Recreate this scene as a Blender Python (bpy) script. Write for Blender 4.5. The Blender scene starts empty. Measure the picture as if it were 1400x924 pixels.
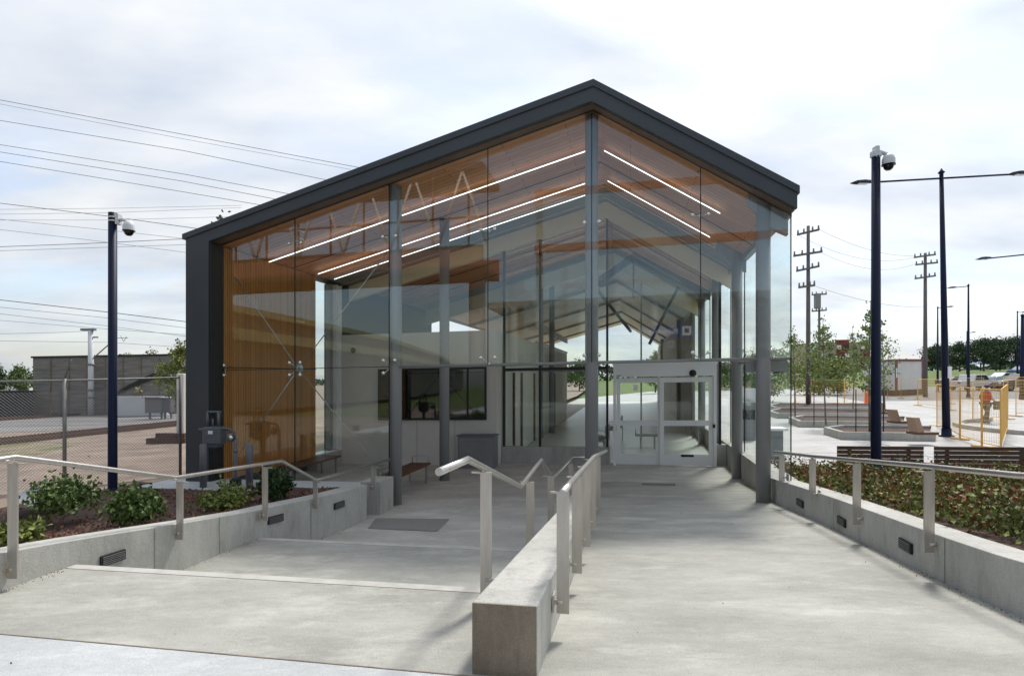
import bpy, bmesh, math, random
from mathutils import Vector, Matrix
random.seed(7)
rad = math.radians
scene = bpy.context.scene
COL = scene.collection
EYE = 2.4            # eye height above the station floor
SKEW = 0.0175          # skew added to ground and building heights along X, matching the tilted image horizon
A, B = .9796, .2008  # direction of the station's long axis in plan
F = 790.0

# ------------------------------------------------------------------ frames
def W(u, v, h):      # station frame (across, along, level height) -> world
    X = A*u + B*v
    return Vector((X, -B*u + A*v, h + SKEW*X))
def G(X, Y, h=0.0):  # level height at a world position -> world
    return Vector((X, Y, h + SKEW*X))
def at(x, y, V):     # image pixel on a station cross-section -> (u, h)
    t = (x-700)/F; d = V/(A+B*t); X = t*d
    return d*(A*t-B), EYE+(516-y)/F*d - SKEW*X
def far(x, d, h=0.0):  # image column x and distance, level height
    return G((x-700)/F*d, d, h)
def ray(x, y, d):
    return Vector(((x-700)/F*d, d, EYE+(516-y)/F*d))

# ------------------------------------------------------------------ materials
MATS = {}
def _n(nt, t, **k):
    n = nt.nodes.new(t)
    for a, b in k.items(): setattr(n, a, b)
    return n
def mat(name, c, rough=.6, metal=0., c2=None, scale=4., stretch=(1, 1, 1), bump=0., bscale=60., spec=.5, detail=6., lo=.35, hi=.65, coat=0., fine=0., uv=False):
    if name in MATS: return MATS[name]
    m = bpy.data.materials.new(name); m.use_nodes = True
    nt = m.node_tree; p = nt.nodes['Principled BSDF']
    p.inputs['Roughness'].default_value = rough
    p.inputs['Metallic'].default_value = metal
    p.inputs['Specular IOR Level'].default_value = spec
    p.inputs['Coat Weight'].default_value = coat
    p.inputs['Base Color'].default_value = (*c, 1)
    tc = _n(nt, 'ShaderNodeTexCoord'); mp = _n(nt, 'ShaderNodeMapping')
    mp.inputs['Scale'].default_value = stretch
    nt.links.new(tc.outputs['UV' if uv else 'Object'], mp.inputs['Vector'])
    if c2 is not None:
        no = _n(nt, 'ShaderNodeTexNoise'); no.inputs['Scale'].default_value = scale; no.inputs['Detail'].default_value = detail
        no.inputs['Roughness'].default_value = .62
        nt.links.new(mp.outputs[0], no.inputs['Vector'])
        rp = _n(nt, 'ShaderNodeValToRGB')
        rp.color_ramp.elements[0].position = lo; rp.color_ramp.elements[0].color = (*c, 1)
        rp.color_ramp.elements[1].position = hi; rp.color_ramp.elements[1].color = (*c2, 1)
        nt.links.new(no.outputs['Fac'], rp.inputs['Fac'])
        out = rp.outputs['Color']
        if fine:
            n2 = _n(nt, 'ShaderNodeTexNoise'); n2.inputs['Scale'].default_value = scale*14; n2.inputs['Detail'].default_value = 4
            nt.links.new(mp.outputs[0], n2.inputs['Vector'])
            mr = _n(nt, 'ShaderNodeMapRange'); mr.inputs[3].default_value = 1-fine; mr.inputs[4].default_value = 1+fine
            nt.links.new(n2.outputs['Fac'], mr.inputs[0])
            mx = _n(nt, 'ShaderNodeVectorMath', operation='SCALE')
            nt.links.new(out, mx.inputs[0]); nt.links.new(mr.outputs[0], mx.inputs['Scale'])
            out = mx.outputs[0]
        nt.links.new(out, p.inputs['Base Color'])
    if bump:
        nb = _n(nt, 'ShaderNodeTexNoise'); nb.inputs['Scale'].default_value = bscale; nb.inputs['Detail'].default_value = 5
        bp = _n(nt, 'ShaderNodeBump'); bp.inputs['Strength'].default_value = bump; bp.inputs['Distance'].default_value = .01
        nt.links.new(tc.outputs['Object'], nb.inputs['Vector'])
        nt.links.new(nb.outputs['Fac'], bp.inputs['Height']); nt.links.new(bp.outputs[0], p.inputs['Normal'])
    MATS[name] = m
    return m
def emit(name, c, s):
    if name in MATS: return MATS[name]
    m = bpy.data.materials.new(name); m.use_nodes = True
    p = m.node_tree.nodes['Principled BSDF']
    p.inputs['Emission Color'].default_value = (*c, 1); p.inputs['Emission Strength'].default_value = s
    MATS[name] = m; return m
def glass(name, tint, refl, rough=.0, ior=.7):
    m = bpy.data.materials.new(name); m.use_nodes = True
    nt = m.node_tree; nt.nodes.clear()
    o = _n(nt, 'ShaderNodeOutputMaterial'); mx = _n(nt, 'ShaderNodeMixShader')
    tr = _n(nt, 'ShaderNodeBsdfTransparent'); tr.inputs[0].default_value = (*tint, 1)
    gl = _n(nt, 'ShaderNodeBsdfGlossy'); gl.inputs['Roughness'].default_value = rough; gl.inputs[0].default_value = (.95, 1, .96, 1)
    lw = _n(nt, 'ShaderNodeLayerWeight'); lw.inputs['Blend'].default_value = .5; pw = _n(nt, 'ShaderNodeMath', operation='POWER'); pw.inputs[1].default_value = 5.0; nt.links.new(lw.outputs['Facing'], pw.inputs[0])
    ad = _n(nt, 'ShaderNodeMath', operation='MULTIPLY_ADD'); ad.inputs[1].default_value = ior; ad.inputs[2].default_value = refl; ad.use_clamp = True
    nt.links.new(pw.outputs[0], ad.inputs[0]); nt.links.new(ad.outputs[0], mx.inputs[0])
    nt.links.new(tr.outputs[0], mx.inputs[1]); nt.links.new(gl.outputs[0], mx.inputs[2]); nt.links.new(mx.outputs[0], o.inputs[0])
    MATS[name] = m; return m

def concrete(name, c, c2, st=(.65, 1.5, 1), rough=.8, crk=False, streak=False):
    """stained trowelled concrete: broad blotches, pale scuffs and fine grain"""
    m = mat(name, c, rough, c2=c2, scale=1.1, stretch=st, bump=.25, bscale=45, fine=.14, lo=.3, hi=.7, detail=9)
    nt = m.node_tree; p = nt.nodes['Principled BSDF']
    src = p.inputs['Base Color'].links[0].from_socket
    tc = [n for n in nt.nodes if n.type == 'TEX_COORD'][0]
    mp = _n(nt, 'ShaderNodeMapping'); mp.inputs['Scale'].default_value = (1.2, 1.2, .25) if streak else (st[0]*.7, st[1]*.7, 1)
    mp.inputs['Location'].default_value = (3.1, 1.7, .3)
    no = _n(nt, 'ShaderNodeTexNoise'); no.inputs['Scale'].default_value = 6 if streak else 2.3; no.inputs['Detail'].default_value = 12; no.inputs['Roughness'].default_value = .72
    rp = _n(nt, 'ShaderNodeMapRange'); rp.inputs[1].default_value = .52; rp.inputs[2].default_value = .70; rp.inputs[3].default_value = 0; rp.inputs[4].default_value = .5
    mx = _n(nt, 'ShaderNodeMix', data_type='RGBA')
    pale = tuple(min(.75, x*1.45) for x in c2) if not streak else tuple(x*.62 for x in c)
    mx.inputs[7].default_value = (*pale, 1)
    nt.links.new(tc.outputs['Object'], mp.inputs[0]); nt.links.new(mp.outputs[0], no.inputs['Vector']); nt.links.new(no.outputs['Fac'], rp.inputs[0])
    nt.links.new(rp.outputs[0], mx.inputs[0]); nt.links.new(src, mx.inputs[6])
    vo = _n(nt, 'ShaderNodeTexVoronoi'); vo.inputs['Scale'].default_value = 9
    ms = _n(nt, 'ShaderNodeMapRange'); ms.inputs[1].default_value = .03; ms.inputs[2].default_value = .06; ms.inputs[3].default_value = .62; ms.inputs[4].default_value = 1
    nt.links.new(tc.outputs['Object'], vo.inputs['Vector']); nt.links.new(vo.outputs['Distance'], ms.inputs[0])
    sc = _n(nt, 'ShaderNodeVectorMath', operation='SCALE'); nt.links.new(mx.outputs[2], sc.inputs[0]); nt.links.new(ms.outputs[0], sc.inputs['Scale'])
    # sand grain and small pores
    ng = _n(nt, 'ShaderNodeTexNoise'); ng.inputs['Scale'].default_value = 130; ng.inputs['Detail'].default_value = 3
    mg_ = _n(nt, 'ShaderNodeMapRange'); mg_.inputs[1].default_value = .3; mg_.inputs[2].default_value = .7; mg_.inputs[3].default_value = .84; mg_.inputs[4].default_value = 1.16
    nt.links.new(tc.outputs['Object'], ng.inputs['Vector']); nt.links.new(ng.outputs['Fac'], mg_.inputs[0])
    vp = _n(nt, 'ShaderNodeTexVoronoi'); vp.inputs['Scale'].default_value = 38 if streak else 22
    mv = _n(nt, 'ShaderNodeMapRange'); mv.inputs[1].default_value = .08; mv.inputs[2].default_value = .2; mv.inputs[3].default_value = .5 if streak else .8; mv.inputs[4].default_value = 1
    nz = _n(nt, 'ShaderNodeTexNoise'); nz.inputs['Scale'].default_value = 5; mz = _n(nt, 'ShaderNodeMapRange'); mz.inputs[1].default_value = .45; mz.inputs[2].default_value = .6
    nt.links.new(tc.outputs['Object'], vp.inputs['Vector']); nt.links.new(vp.outputs['Distance'], mv.inputs[0]); nt.links.new(tc.outputs['Object'], nz.inputs['Vector']); nt.links.new(nz.outputs['Fac'], mz.inputs[0])
    ml_ = _n(nt, 'ShaderNodeMix', data_type='FLOAT'); nt.links.new(mz.outputs[0], ml_.inputs[0]); ml_.inputs[2].default_value = 1; nt.links.new(mv.outputs[0], ml_.inputs[3])
    mm_ = _n(nt, 'ShaderNodeMath', operation='MULTIPLY'); nt.links.new(mg_.outputs[0], mm_.inputs[0]); nt.links.new(ml_.outputs[0], mm_.inputs[1])
    s2 = _n(nt, 'ShaderNodeVectorMath', operation='SCALE'); nt.links.new(sc.outputs[0], s2.inputs[0]); nt.links.new(mm_.outputs[0], s2.inputs['Scale'])
    nt.links.new(s2.outputs[0], p.inputs['Base Color'])
    return m
concrete('floor_concrete', (.24, .24, .212), (.40, .395, .355))
concrete('landing_concrete', (.38, .395, .395), (.46, .475, .475))
concrete('wall_concrete', (.34, .34, .305), (.50, .49, .455), st=(1.4, 1.4, .5), streak=True)
concrete('rough_concrete', (.15, .12, .085), (.29, .24, .18), st=(3, 3, 1.2), streak=True)
concrete('floor_concrete_lightened', (.36, .355, .32), (.50, .49, .45))  # same pour as the ramp, colour lightened to offset the porch shade
concrete('hall_concrete', (.55, .56, .52), (.64, .65, .61), rough=.35)
concrete('plaza_concrete', (.36, .355, .34), (.46, .455, .44))
mat('nosing', (.38, .37, .335), .8, c2=(.48, .465, .43), scale=6)
mat('grate', (.12, .12, .12), .6, c2=(.2, .2, .2), scale=60)
mat('hatch', (.20, .20, .19), .7, c2=(.27, .265, .25), scale=40)
mat('fascia_metal', (.045, .052, .058), .45, .15, c2=(.056, .063, .07), scale=.5)
mat('dark_trim', (.012, .012, .012), .5)
mat('bronze', (.16, .10, .075), .45, .3, c2=(.22, .15, .115), scale=2)
mat('column_paint', (.25, .25, .25), .45, 0, c2=(.265, .27, .275), scale=.8)
mat('steel', (.62, .60, .57), .33, .95, c2=(.54, .52, .49), scale=3, stretch=(8, 8, 1))
mat('steel_flat', (.60, .56, .50), .42, .75, c2=(.50, .47, .43), scale=3, stretch=(8, 8, 1))
mat('galv', (.26, .26, .25), .6, .3, c2=(.19, .19, .185), scale=12)
mat('fitting', (.8, .78, .75), .25, .8)
mat('rod', (.45, .46, .46), .35, .7)
mat('beige_beam', (.84, .69, .48), .7, c2=(.88, .73, .52), scale=2)
mat('panel_blue', (.22, .22, .215), .5, .0, c2=(.27, .27, .26), scale=1.5)
mat('white_panel', (.60, .58, .525), .5, c2=(.66, .64, .58), scale=1.)
mat('alu', (.78, .79, .78), .4, .05)
mat('black_rubber', (.012, .012, .012), .6)
mat('louvre', (.24, .25, .26), .45, .5)
mat('navy', (.003, .008, .034), .5, spec=.25)
mat('cam_white', (.62, .63, .64), .4)
mat('cam_dome', (.008, .007, .008), .08)
mat('meter_grey', (.085, .10, .115), .45, c2=(.11, .125, .14), scale=8)
mat('bollard_grey', (.12, .12, .135), .5, c2=(.15, .15, .165), scale=5)
mat('bench_wood', (.085, .035, .018), .55, c2=(.14, .065, .032), scale=4, stretch=(1, 8, 8), fine=.2)
mat('bench_light', (.30, .19, .13), .6, c2=(.38, .25, .17), scale=4, stretch=(1, 8, 8))
mat('bench_dark', (.06, .032, .02), .6, c2=(.11, .06, .038), scale=4, stretch=(1, 8, 8))
mat('grey_wood', (.30, .27, .22), .7, c2=(.38, .35, .29), scale=4)
mat('soil', (.045, .028, .020), .95, c2=(.10, .055, .038), scale=9, bump=.8, bscale=30, fine=.4)
mat('mulch', (.13, .048, .03), .9, c2=(.30, .16, .11), scale=22)
mat('gravel', (.17, .13, .10), .95, c2=(.31, .24, .185), scale=.9, bump=.6, bscale=14, fine=.25, detail=10)
mat('grey_gravel', (.16, .17, .18), .9, c2=(.32, .33, .34), scale=30)
mat('asphalt', (.16, .16, .155), .9, c2=(.22, .215, .21), scale=1.2, fine=.12)
mat('pale_road', (.13, .125, .115), .9, c2=(.25, .245, .235), scale=.5, stretch=(.3, 2.5, 1), fine=.2)
mat('grass', (.07, .11, .025), .95, c2=(.13, .17, .04), scale=.6, fine=.35)
mat('weeds', (.11, .12, .045), .95, c2=(.25, .20, .13), scale=1.2, fine=.4, lo=.42, hi=.56)
mat('rust', (.075, .04, .028), .85, c2=(.12, .07, .045), scale=8)
mat('brick_grey', (.14, .13, .112), .85, c2=(.26, .24, .21), scale=1.3, stretch=(.5, .5, 4), fine=.3)
mat('brick_red', (.20, .045, .035), .85, c2=(.26, .07, .05), scale=1)
mat('tan_wall', (.42, .36, .22), .85, c2=(.48, .41, .26), scale=1)
mat('bark', (.12, .10, .075), .9, c2=(.2, .17, .13), scale=12)
mat('pole_wood', (.10, .09, .085), .85, c2=(.17, .155, .145), scale=3, stretch=(6, 6, .6))
mat('wire', (.03, .03, .03), .6)
mat('wire_pale', (.22, .22, .23), .6)
mat('mast_white', (.62, .63, .64), .5, c2=(.55, .56, .57), scale=2)
mat('yellow_fence', (.78, .50, .15), .6, c2=(.70, .42, .12), scale=4)
mat('trailer_white', (.66, .65, .61), .5, c2=(.6, .585, .55), scale=.8)
mat('maroon', (.20, .03, .045), .5)
mat('car_white', (.62, .61, .58), .3, coat=.6)
mat('car_silver', (.42, .46, .5), .28, .5, coat=.6)
mat('car_blue', (.03, .06, .17), .3, coat=.6)
mat('car_brown', (.12, .085, .07), .3, coat=.6)
mat('car_glass', (.02, .025, .03), .06)
mat('tyre', (.015, .015, .015), .8)
mat('lamp_red', (.35, .01, .01), .3)
mat('orange', (.85, .16, .04), .6)
mat('skin', (.45, .25, .17), .6)
mat('vest', (.62, .12, .055), .8, c2=(.5, .09, .05), scale=20)
mat('khaki', (.20, .17, .11), .85, c2=(.25, .21, .14), scale=20)
mat('hat', (.05, .015, .02), .6)
mat('boot', (.03, .022, .018), .7)
mat('sign_blue', (.02, .06, .25), .4)
mat('sign_white', (.82, .82, .82), .5)
mat('cream', (.52, .49, .30), .7, c2=(.58, .55, .34), scale=.5)
mat('bridge_clad', (.30, .12, .085), .7, c2=(.36, .15, .10), scale=.5)
mat('truss_white', (.7, .69, .66), .5)
mat('gazebo_blue', (.03, .09, .22), .5)
mat('leaf_a', (.055, .10, .025), .6, c2=(.13, .19, .05), scale=5, spec=.35)
mat('leaf_b', (.10, .14, .03), .6, c2=(.24, .27, .065), scale=5, spec=.35)
mat('leaf_o', (.06, .075, .02), .6, c2=(.14, .14, .04), scale=5, spec=.35)
mat('leaf_p', (.13, .19, .05), .6, c2=(.27, .33, .10), scale=5, spec=.35)
mat('leaf_c', (.03, .055, .025), .65, c2=(.07, .11, .045), scale=3, spec=.3)
mat('leaf_red', (.13, .045, .02), .6, c2=(.30, .12, .05), scale=9, spec=.35)
mat('leaf_dk', (.02, .045, .015), .6, c2=(.05, .085, .025), scale=7, spec=.35)
emit('led', (1, .97, .92), 1.0)
glass('glass_front', (.966, .982, .974), .058)
glass('glass_inner', (.945, .982, .967), .03)
glass('glass_side', (.95, .98, .97), .03, ior=.25)
mat('dark_glass', (.015, .017, .014), .02, spec=1.0, coat=1.0)

def plank(name, ca, cb, cm, bw, bh):
    m = bpy.data.materials.new(name); m.use_nodes = True; nt = m.node_tree; p = nt.nodes['Principled BSDF']
    tc = _n(nt, 'ShaderNodeTexCoord'); br = _n(nt, 'ShaderNodeTexBrick')
    br.inputs['Color1'].default_value = (*ca, 1); br.inputs['Color2'].default_value = (*cb, 1); br.inputs['Mortar'].default_value = (*cm, 1)
    br.inputs['Scale'].default_value = 1; br.inputs['Mortar Size'].default_value = .006; br.inputs['Brick Width'].default_value = bw; br.inputs['Row Height'].default_value = bh
    nt.links.new(tc.outputs['UV'], br.inputs['Vector'])
    mp = _n(nt, 'ShaderNodeMapping'); mp.inputs['Scale'].default_value = (1.2, 14, 1)
    no = _n(nt, 'ShaderNodeTexNoise'); no.inputs['Scale'].default_value = 2; no.inputs['Detail'].default_value = 8
    nt.links.new(tc.outputs['UV'], mp.inputs[0]); nt.links.new(mp.outputs[0], no.inputs['Vector'])
    mr = _n(nt, 'ShaderNodeMapRange'); mr.inputs[3].default_value = .62; mr.inputs[4].default_value = 1.4
    nt.links.new(no.outputs['Fac'], mr.inputs[0])
    sc = _n(nt, 'ShaderNodeVectorMath', operation='SCALE'); nt.links.new(br.outputs['Color'], sc.inputs[0]); nt.links.new(mr.outputs[0], sc.inputs['Scale'])
    nt.links.new(sc.outputs[0], p.inputs['Base Color']); p.inputs['Roughness'].default_value = .5
    MATS[name] = m
plank('wood_ceiling', (.78, .37, .18), (.64, .28, .125), (.17, .07, .03), 2.4, .16)
plank('ply_ceiling', (.76, .62, .44), (.68, .55, .38), (.3, .23, .16), 2.4, 1.2)
def slatmat():
    m = bpy.data.materials.new('slat_wood'); m.use_nodes = True; nt = m.node_tree; p = nt.nodes['Principled BSDF']
    tc = _n(nt, 'ShaderNodeTexCoord'); wn = _n(nt, 'ShaderNodeTexWhiteNoise'); wn.noise_dimensions = '2D'
    no = _n(nt, 'ShaderNodeTexNoise'); mp = _n(nt, 'ShaderNodeMapping'); mp.inputs['Scale'].default_value = (40, 40, 1.2)
    no.inputs['Scale'].default_value = 1.0; no.inputs['Detail'].default_value = 6
    nt.links.new(tc.outputs['UV'], wn.inputs[0]); nt.links.new(tc.outputs['Object'], mp.inputs[0]); nt.links.new(mp.outputs[0], no.inputs['Vector'])
    rp = _n(nt, 'ShaderNodeValToRGB'); rp.color_ramp.elements[0].color = (.36, .14, .032, 1); rp.color_ramp.elements[1].color = (.70, .33, .09, 1)
    ad = _n(nt, 'ShaderNodeMath', operation='ADD'); ad.inputs[1].default_value = 0
    mu = _n(nt, 'ShaderNodeMath', operation='MULTIPLY'); mu.inputs[1].default_value = .55
    nt.links.new(wn.outputs[0], mu.inputs[0]); nt.links.new(mu.outputs[0], ad.inputs[0])
    m2 = _n(nt, 'ShaderNodeMath', operation='MULTIPLY'); m2.inputs[1].default_value = .6
    nt.links.new(no.outputs['Fac'], m2.inputs[0]); nt.links.new(m2.outputs[0], ad.inputs[1])
    nt.links.new(ad.outputs[0], rp.inputs[0]); nt.links.new(rp.outputs[0], p.inputs['Base Color']); p.inputs['Roughness'].default_value = .45
    MATS['slat_wood'] = m
slatmat()

# ------------------------------------------------------------------ mesh builder
class MB:
    def __init__(s): s.v = []; s.f = []; s.uv = {}; s.sm = []
    def face(s, pts, uv=None, smooth=False):
        n = len(s.v); s.v += [Vector(p) for p in pts]; s.f.append(tuple(range(n, n+len(pts)))); s.sm.append(smooth)
        if uv: s.uv[len(s.f)-1] = uv
        return s
    def hexa(s, c, uv=None):   # 8 corners: bottom 4 ccw, top 4 ccw
        n = len(s.v); s.v += [Vector(p) for p in c]
        for q in ((3, 2, 1, 0), (4, 5, 6, 7), (0, 1, 5, 4), (1, 2, 6, 5), (2, 3, 7, 6), (3, 0, 4, 7)):
            s.f.append(tuple(n+i for i in q)); s.sm.append(False)
            if uv: s.uv[len(s.f)-1] = [uv]*4
        return s
    def sbox(s, u0, u1, v0, v1, h0, h1, uv=None):   # box in the station frame
        return s.hexa([W(u0, v0, h0), W(u1, v0, h0), W(u1, v1, h0), W(u0, v1, h0), W(u0, v0, h1), W(u1, v0, h1), W(u1, v1, h1), W(u0, v1, h1)], uv)
    def box(s, c, sx, sy, sz, rz=0.):               # world box, c = centre of base
        cs, sn = math.cos(rz), math.sin(rz); P = []
        for z in (0, sz):
            for a, b in ((-1, -1), (1, -1), (1, 1), (-1, 1)):
                x, y = a*sx/2, b*sy/2
                P.append((c[0]+x*cs-y*sn, c[1]+x*sn+y*cs, c[2]+z))
        return s.hexa(P)
    def prism(s, poly, v0, v1, closed=True):        # (u,h) outline pushed along the station axis
        n = len(poly)
        a = [W(u, v0, h) for u, h in poly]; b = [W(u, v1, h) for u, h in poly]
        s.face(a); s.face(b[::-1])
        for i in range(n):
            j = (i+1) % n
            s.face([a[j], a[i], b[i], b[j]])
        return s
    def extr(s, poly, off):                          # world outline + offset vector
        off = Vector(off); a = [Vector(p) for p in poly]; b = [p+off for p in a]; n = len(a)
        s.face(a); s.face(b[::-1])
        for i in range(n):
            j = (i+1) % n; s.face([a[j], a[i], b[i], b[j]])
        return s
    def tube(s, pts, r, n=10, r2=None, cap=True):
        pts = [Vector(p) for p in pts]; m = len(pts)
        rings = []; base = len(s.v); prev = None
        for i, p in enumerate(pts):
            if i == 0: t = pts[1]-p
            elif i == m-1: t = p-pts[i-1]
            else: t = (pts[i+1]-p).normalized()+(p-pts[i-1]).normalized()
            if t.length < 1e-9: t = Vector((0, 0, 1))
            t.normalize()
            if prev is None:
                q = Vector((0, 0, 1)) if abs(t.z) < .9 else Vector((0, 1, 0))
                x = t.cross(q).normalized()
            else:
                x = (prev - t*prev.dot(t)).normalized()
            prev = x; y = t.cross(x)
            rr = r if r2 is None else r+(r2-r)*i/(m-1)
            if isinstance(r, (list, tuple)): rr = r[i]
            for k in range(n):
                a = 2*math.pi*k/n
                s.v.append(p+x*math.cos(a)*rr+y*math.sin(a)*rr)
        for i in range(m-1):
            for k in range(n):
                a = base+i*n+k; b = base+i*n+(k+1) % n
                s.f.append((a, b, b+n, a+n)); s.sm.append(n > 4)
        if cap:
            s.f.append(tuple(base+k for k in range(n))[::-1]); s.sm.append(False)
            s.f.append(tuple(base+(m-1)*n+k for k in range(n))); s.sm.append(False)
        return s
    def lathe(s, c, prof, n=16, ax=(0, 0, 1)):
        c = Vector(c); ax = Vector(ax).normalized()
        q = Vector((1, 0, 0)) if abs(ax.x) < .9 else Vector((0, 1, 0))
        x = ax.cross(q).normalized(); y = ax.cross(x); base = len(s.v)
        for r, z in prof:
            for k in range(n):
                a = 2*math.pi*k/n; s.v.append(c+ax*z+(x*math.cos(a)+y*math.sin(a))*max(r, 1e-4))
        for i in range(len(prof)-1):
            for k in range(n):
                a = base+i*n+k; b = base+i*n+(k+1) % n
                s.f.append((a, b, b+n, a+n)); s.sm.append(True)
        return s
    def leaf(s, p, size, tilt=1.):
        d = Vector((random.gauss(0, 1), random.gauss(0, 1), random.gauss(0, .7)*tilt)).normalized()
        e = d.orthogonal().normalized(); e.rotate(Matrix.Rotation(random.uniform(0, 6.28), 3, d)); g = d.cross(e)
        w = size*random.uniform(.6, 1.2); l = w*1.5
        n = len(s.v); p = Vector(p)
        s.v += [p-e*w*.5, p+g*l*.5, p+e*w*.5, p-g*l*.5+d*w*.25]
        s.f.append((n, n+1, n+2, n+3)); s.sm.append(False)
    def build(s, name, m, parent=None, loc=None, bevel=0.):
        off = Vector((0, 0, 0))
        if parent is not None: off = wloc(parent)
        elif loc is not None: off = Vector(loc)
        me = bpy.data.meshes.new(name)
        me.from_pydata([tuple(p-off) for p in s.v], [], s.f); me.update()
        me.polygons.foreach_set('use_smooth', s.sm)
        if s.uv:
            ul = me.uv_layers.new(name='UVMap')
            for i, q in s.uv.items():
                for k, li in enumerate(me.polygons[i].loop_indices): ul.data[li].uv = q[k]
        me.materials.append(MATS[m] if isinstance(m, str) else m)
        bm = bmesh.new(); bm.from_mesh(me)
        if bevel: bmesh.ops.remove_doubles(bm, verts=bm.verts, dist=1e-4)
        if len(s.f) < 60000: bmesh.ops.recalc_face_normals(bm, faces=bm.faces)
        bm.to_mesh(me); bm.free()
        o = bpy.data.objects.new(name, me); COL.objects.link(o)
        if parent is not None: o.parent = parent
        else: o.location = off
        if bevel:
            b = o.modifiers.new('b', 'BEVEL'); b.width = bevel; b.segments = 2; b.limit_method = 'ANGLE'; b.angle_limit = rad(40)
        return o
def wloc(o):
    l = Vector((0, 0, 0))
    while o is not None: l += o.location; o = o.parent
    return l
def tag(o, label=None, cat=None, group=None, kind=None):
    if label: o['label'] = label
    if cat: o['category'] = cat
    if group: o['group'] = group
    if kind: o['kind'] = kind
    return o
def thing(name, label, cat, loc, group=None):
    o = bpy.data.objects.new(name, None); o.empty_display_size = .2; COL.objects.link(o); o.location = loc
    return tag(o, label, cat, group)
def copy_tree(o, loc, rz=None, label=None, par=None):
    c = o.copy(); COL.objects.link(c)
    if par is not None: c.parent = par
    else:
        c.location = loc
        if rz is not None: c.rotation_euler = (0, 0, rz)
        if label: c['label'] = label
    for ch in list(o.children): copy_tree(ch, None, par=c)
    return c
def struct(name, mb, m, bevel=0.): return tag(mb.build(name, m, bevel=bevel), kind='structure')

# ------------------------------------------------------------------ ground
def sheet(poly, z=0.0):
    return MB().face([G(x, y, z) for x, y in poly])
m = MB()
NX = [-900, -200, -60, -20, 0, 20, 60, 200, 900]
NY = [-300, -20, 0, 20, 60, 90, 200, 1500]
for i in range(len(NX)-1):
    for j in range(len(NY)-1):
        m.face([G(NX[i], NY[j], -.05), G(NX[i+1], NY[j], -.05), G(NX[i+1], NY[j+1], -.05), G(NX[i], NY[j+1], -.05)])
struct('ground', m, 'grass')
# plaza right of the station and hall floor, one sheet
struct('plaza', sheet([W(-9, -2, 0).xy, W(3.2, -2, 0).xy, W(3.2, 2, 0).xy, (60, 6), (75, 84), (20, 84), W(-6.2, 60, 0).xy, W(-9, 60, 0).xy]), 'plaza_concrete')
struct('station_floor', sheet([W(-8.4, 6.5, 0).xy, W(2.9, 6.5, 0).xy, W(2.9, 55, 0).xy, W(-8.4, 55, 0).xy], .004), 'floor_concrete_lightened')
# gravel yard on the left, 0.4 m above the floor
m = MB()
yard = [(-8.66, 10.35), (-8.66, 16.4), (-5.4, 34), (-5.4, 60), (-20, 420)]
P1 = [W(u, v, 0).xy for u, v in yard]
pts = [(-260, 400), (-260, -30), tuple(W(-5.3, -8, 0).xy), tuple(W(-5.3, 2, 0).xy), tuple(W(-5.1, 8, 0).xy), tuple(W(-4.9, 10.2, 0).xy)] + [tuple(p) for p in P1]
m.face([G(x, y, .38) for x, y in pts])
struct('gravel_yard', m, 'gravel')
def px_poly(pp, h, z=None):   # ground outline given by image pixels on the surface at height h
    out = []
    for x, y in pp:
        X, d = 0, 10.
        for _ in range(60):
            X = (x-700)/F*d; d = .5*d+.5*max(1., min(400., (h+SKEW*X-EYE)*F/(516-y)))
        out.append(((x-700)/F*d, d))
    return out
road = px_poly([(-420, 612), (-420, 572), (260, 556), (420, 553), (420, 568), (260, 580)], .38)
struct('track_road', sheet(road, .39), 'pale_road')
weeds = px_poly([(-300, 645), (-300, 612), (60, 604), (112, 606), (40, 625)], .38)
struct('weedy_strip', sheet(weeds, .386), 'weeds')
struct('grey_gravel_patch', sheet(px_poly([(14, 700), (45, 684), (84, 690), (80, 706), (40, 716)], .5), .73), 'grey_gravel')
# grass bank and road far right
m = MB()
m.face([far(1000, 84, 0), far(1900, 84, 0), far(1900, 112, 2.0), far(1000, 112, 2.0)])
m.face([far(1000, 112, 2.0), far(1900, 112, 2.0), far(1900, 420, 2.2), far(1000, 420, 2.2)])
struct('grass_bank', m, 'grass')
struct('car_park', sheet([(28, 46), (70, 46), (95, 84), (40, 84)], .004), 'asphalt')

struct('hall_floor', sheet([W(-3.5, 16.1, 0).xy, W(2.45, 16.1, 0).xy, W(2.45, 54, 0).xy, W(-3.5, 54, 0).xy], .009), 'hall_concrete')
# steps and landings left of the divider
m = MB(); U0, U1 = -5.35, -.60
prof = [(4.40, .75), (4.40, .60), (4.70, .60), (4.70, .45), (5.0, .45), (5.0, .30), (6.95, .30), (6.95, .15), (7.25, .15), (7.25, .008)]
prof = [(3.1, .75)] + prof
for (v0, h0), (v1, h1) in zip(prof[:-1], prof[1:]):
    m.face([W(U0, v0, h0), W(U1, v0, h0), W(U1, v1, h1), W(U0, v1, h1)])
struct('steps', m, 'floor_concrete')
m = MB()
for v, h in ((4.40, .75), (6.95, .30)):
    m.sbox(-5.0 if v < 5 else -4.88, -.862, v-.10, v+.002, h-.02, h+.004)
struct('step_nosing', m, 'nosing')
m = MB().face([W(-9, -9, .75), W(7, -9, .75), W(7, 3.1, .75), W(-9, 3.1, .75)])
m.face([W(-9, 3.1, .75), W(7, 3.1, .75), W(7, 3.1, .735), W(-9, 3.1, .735)])
struct('landing', m, 'landing_concrete')
def h_ramp(v): return max(0., min(.75, .75-.0735*(v-3.1)))
m = MB(); vs = [3.1, 5, 7, 9, 11, 13.24]
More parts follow.
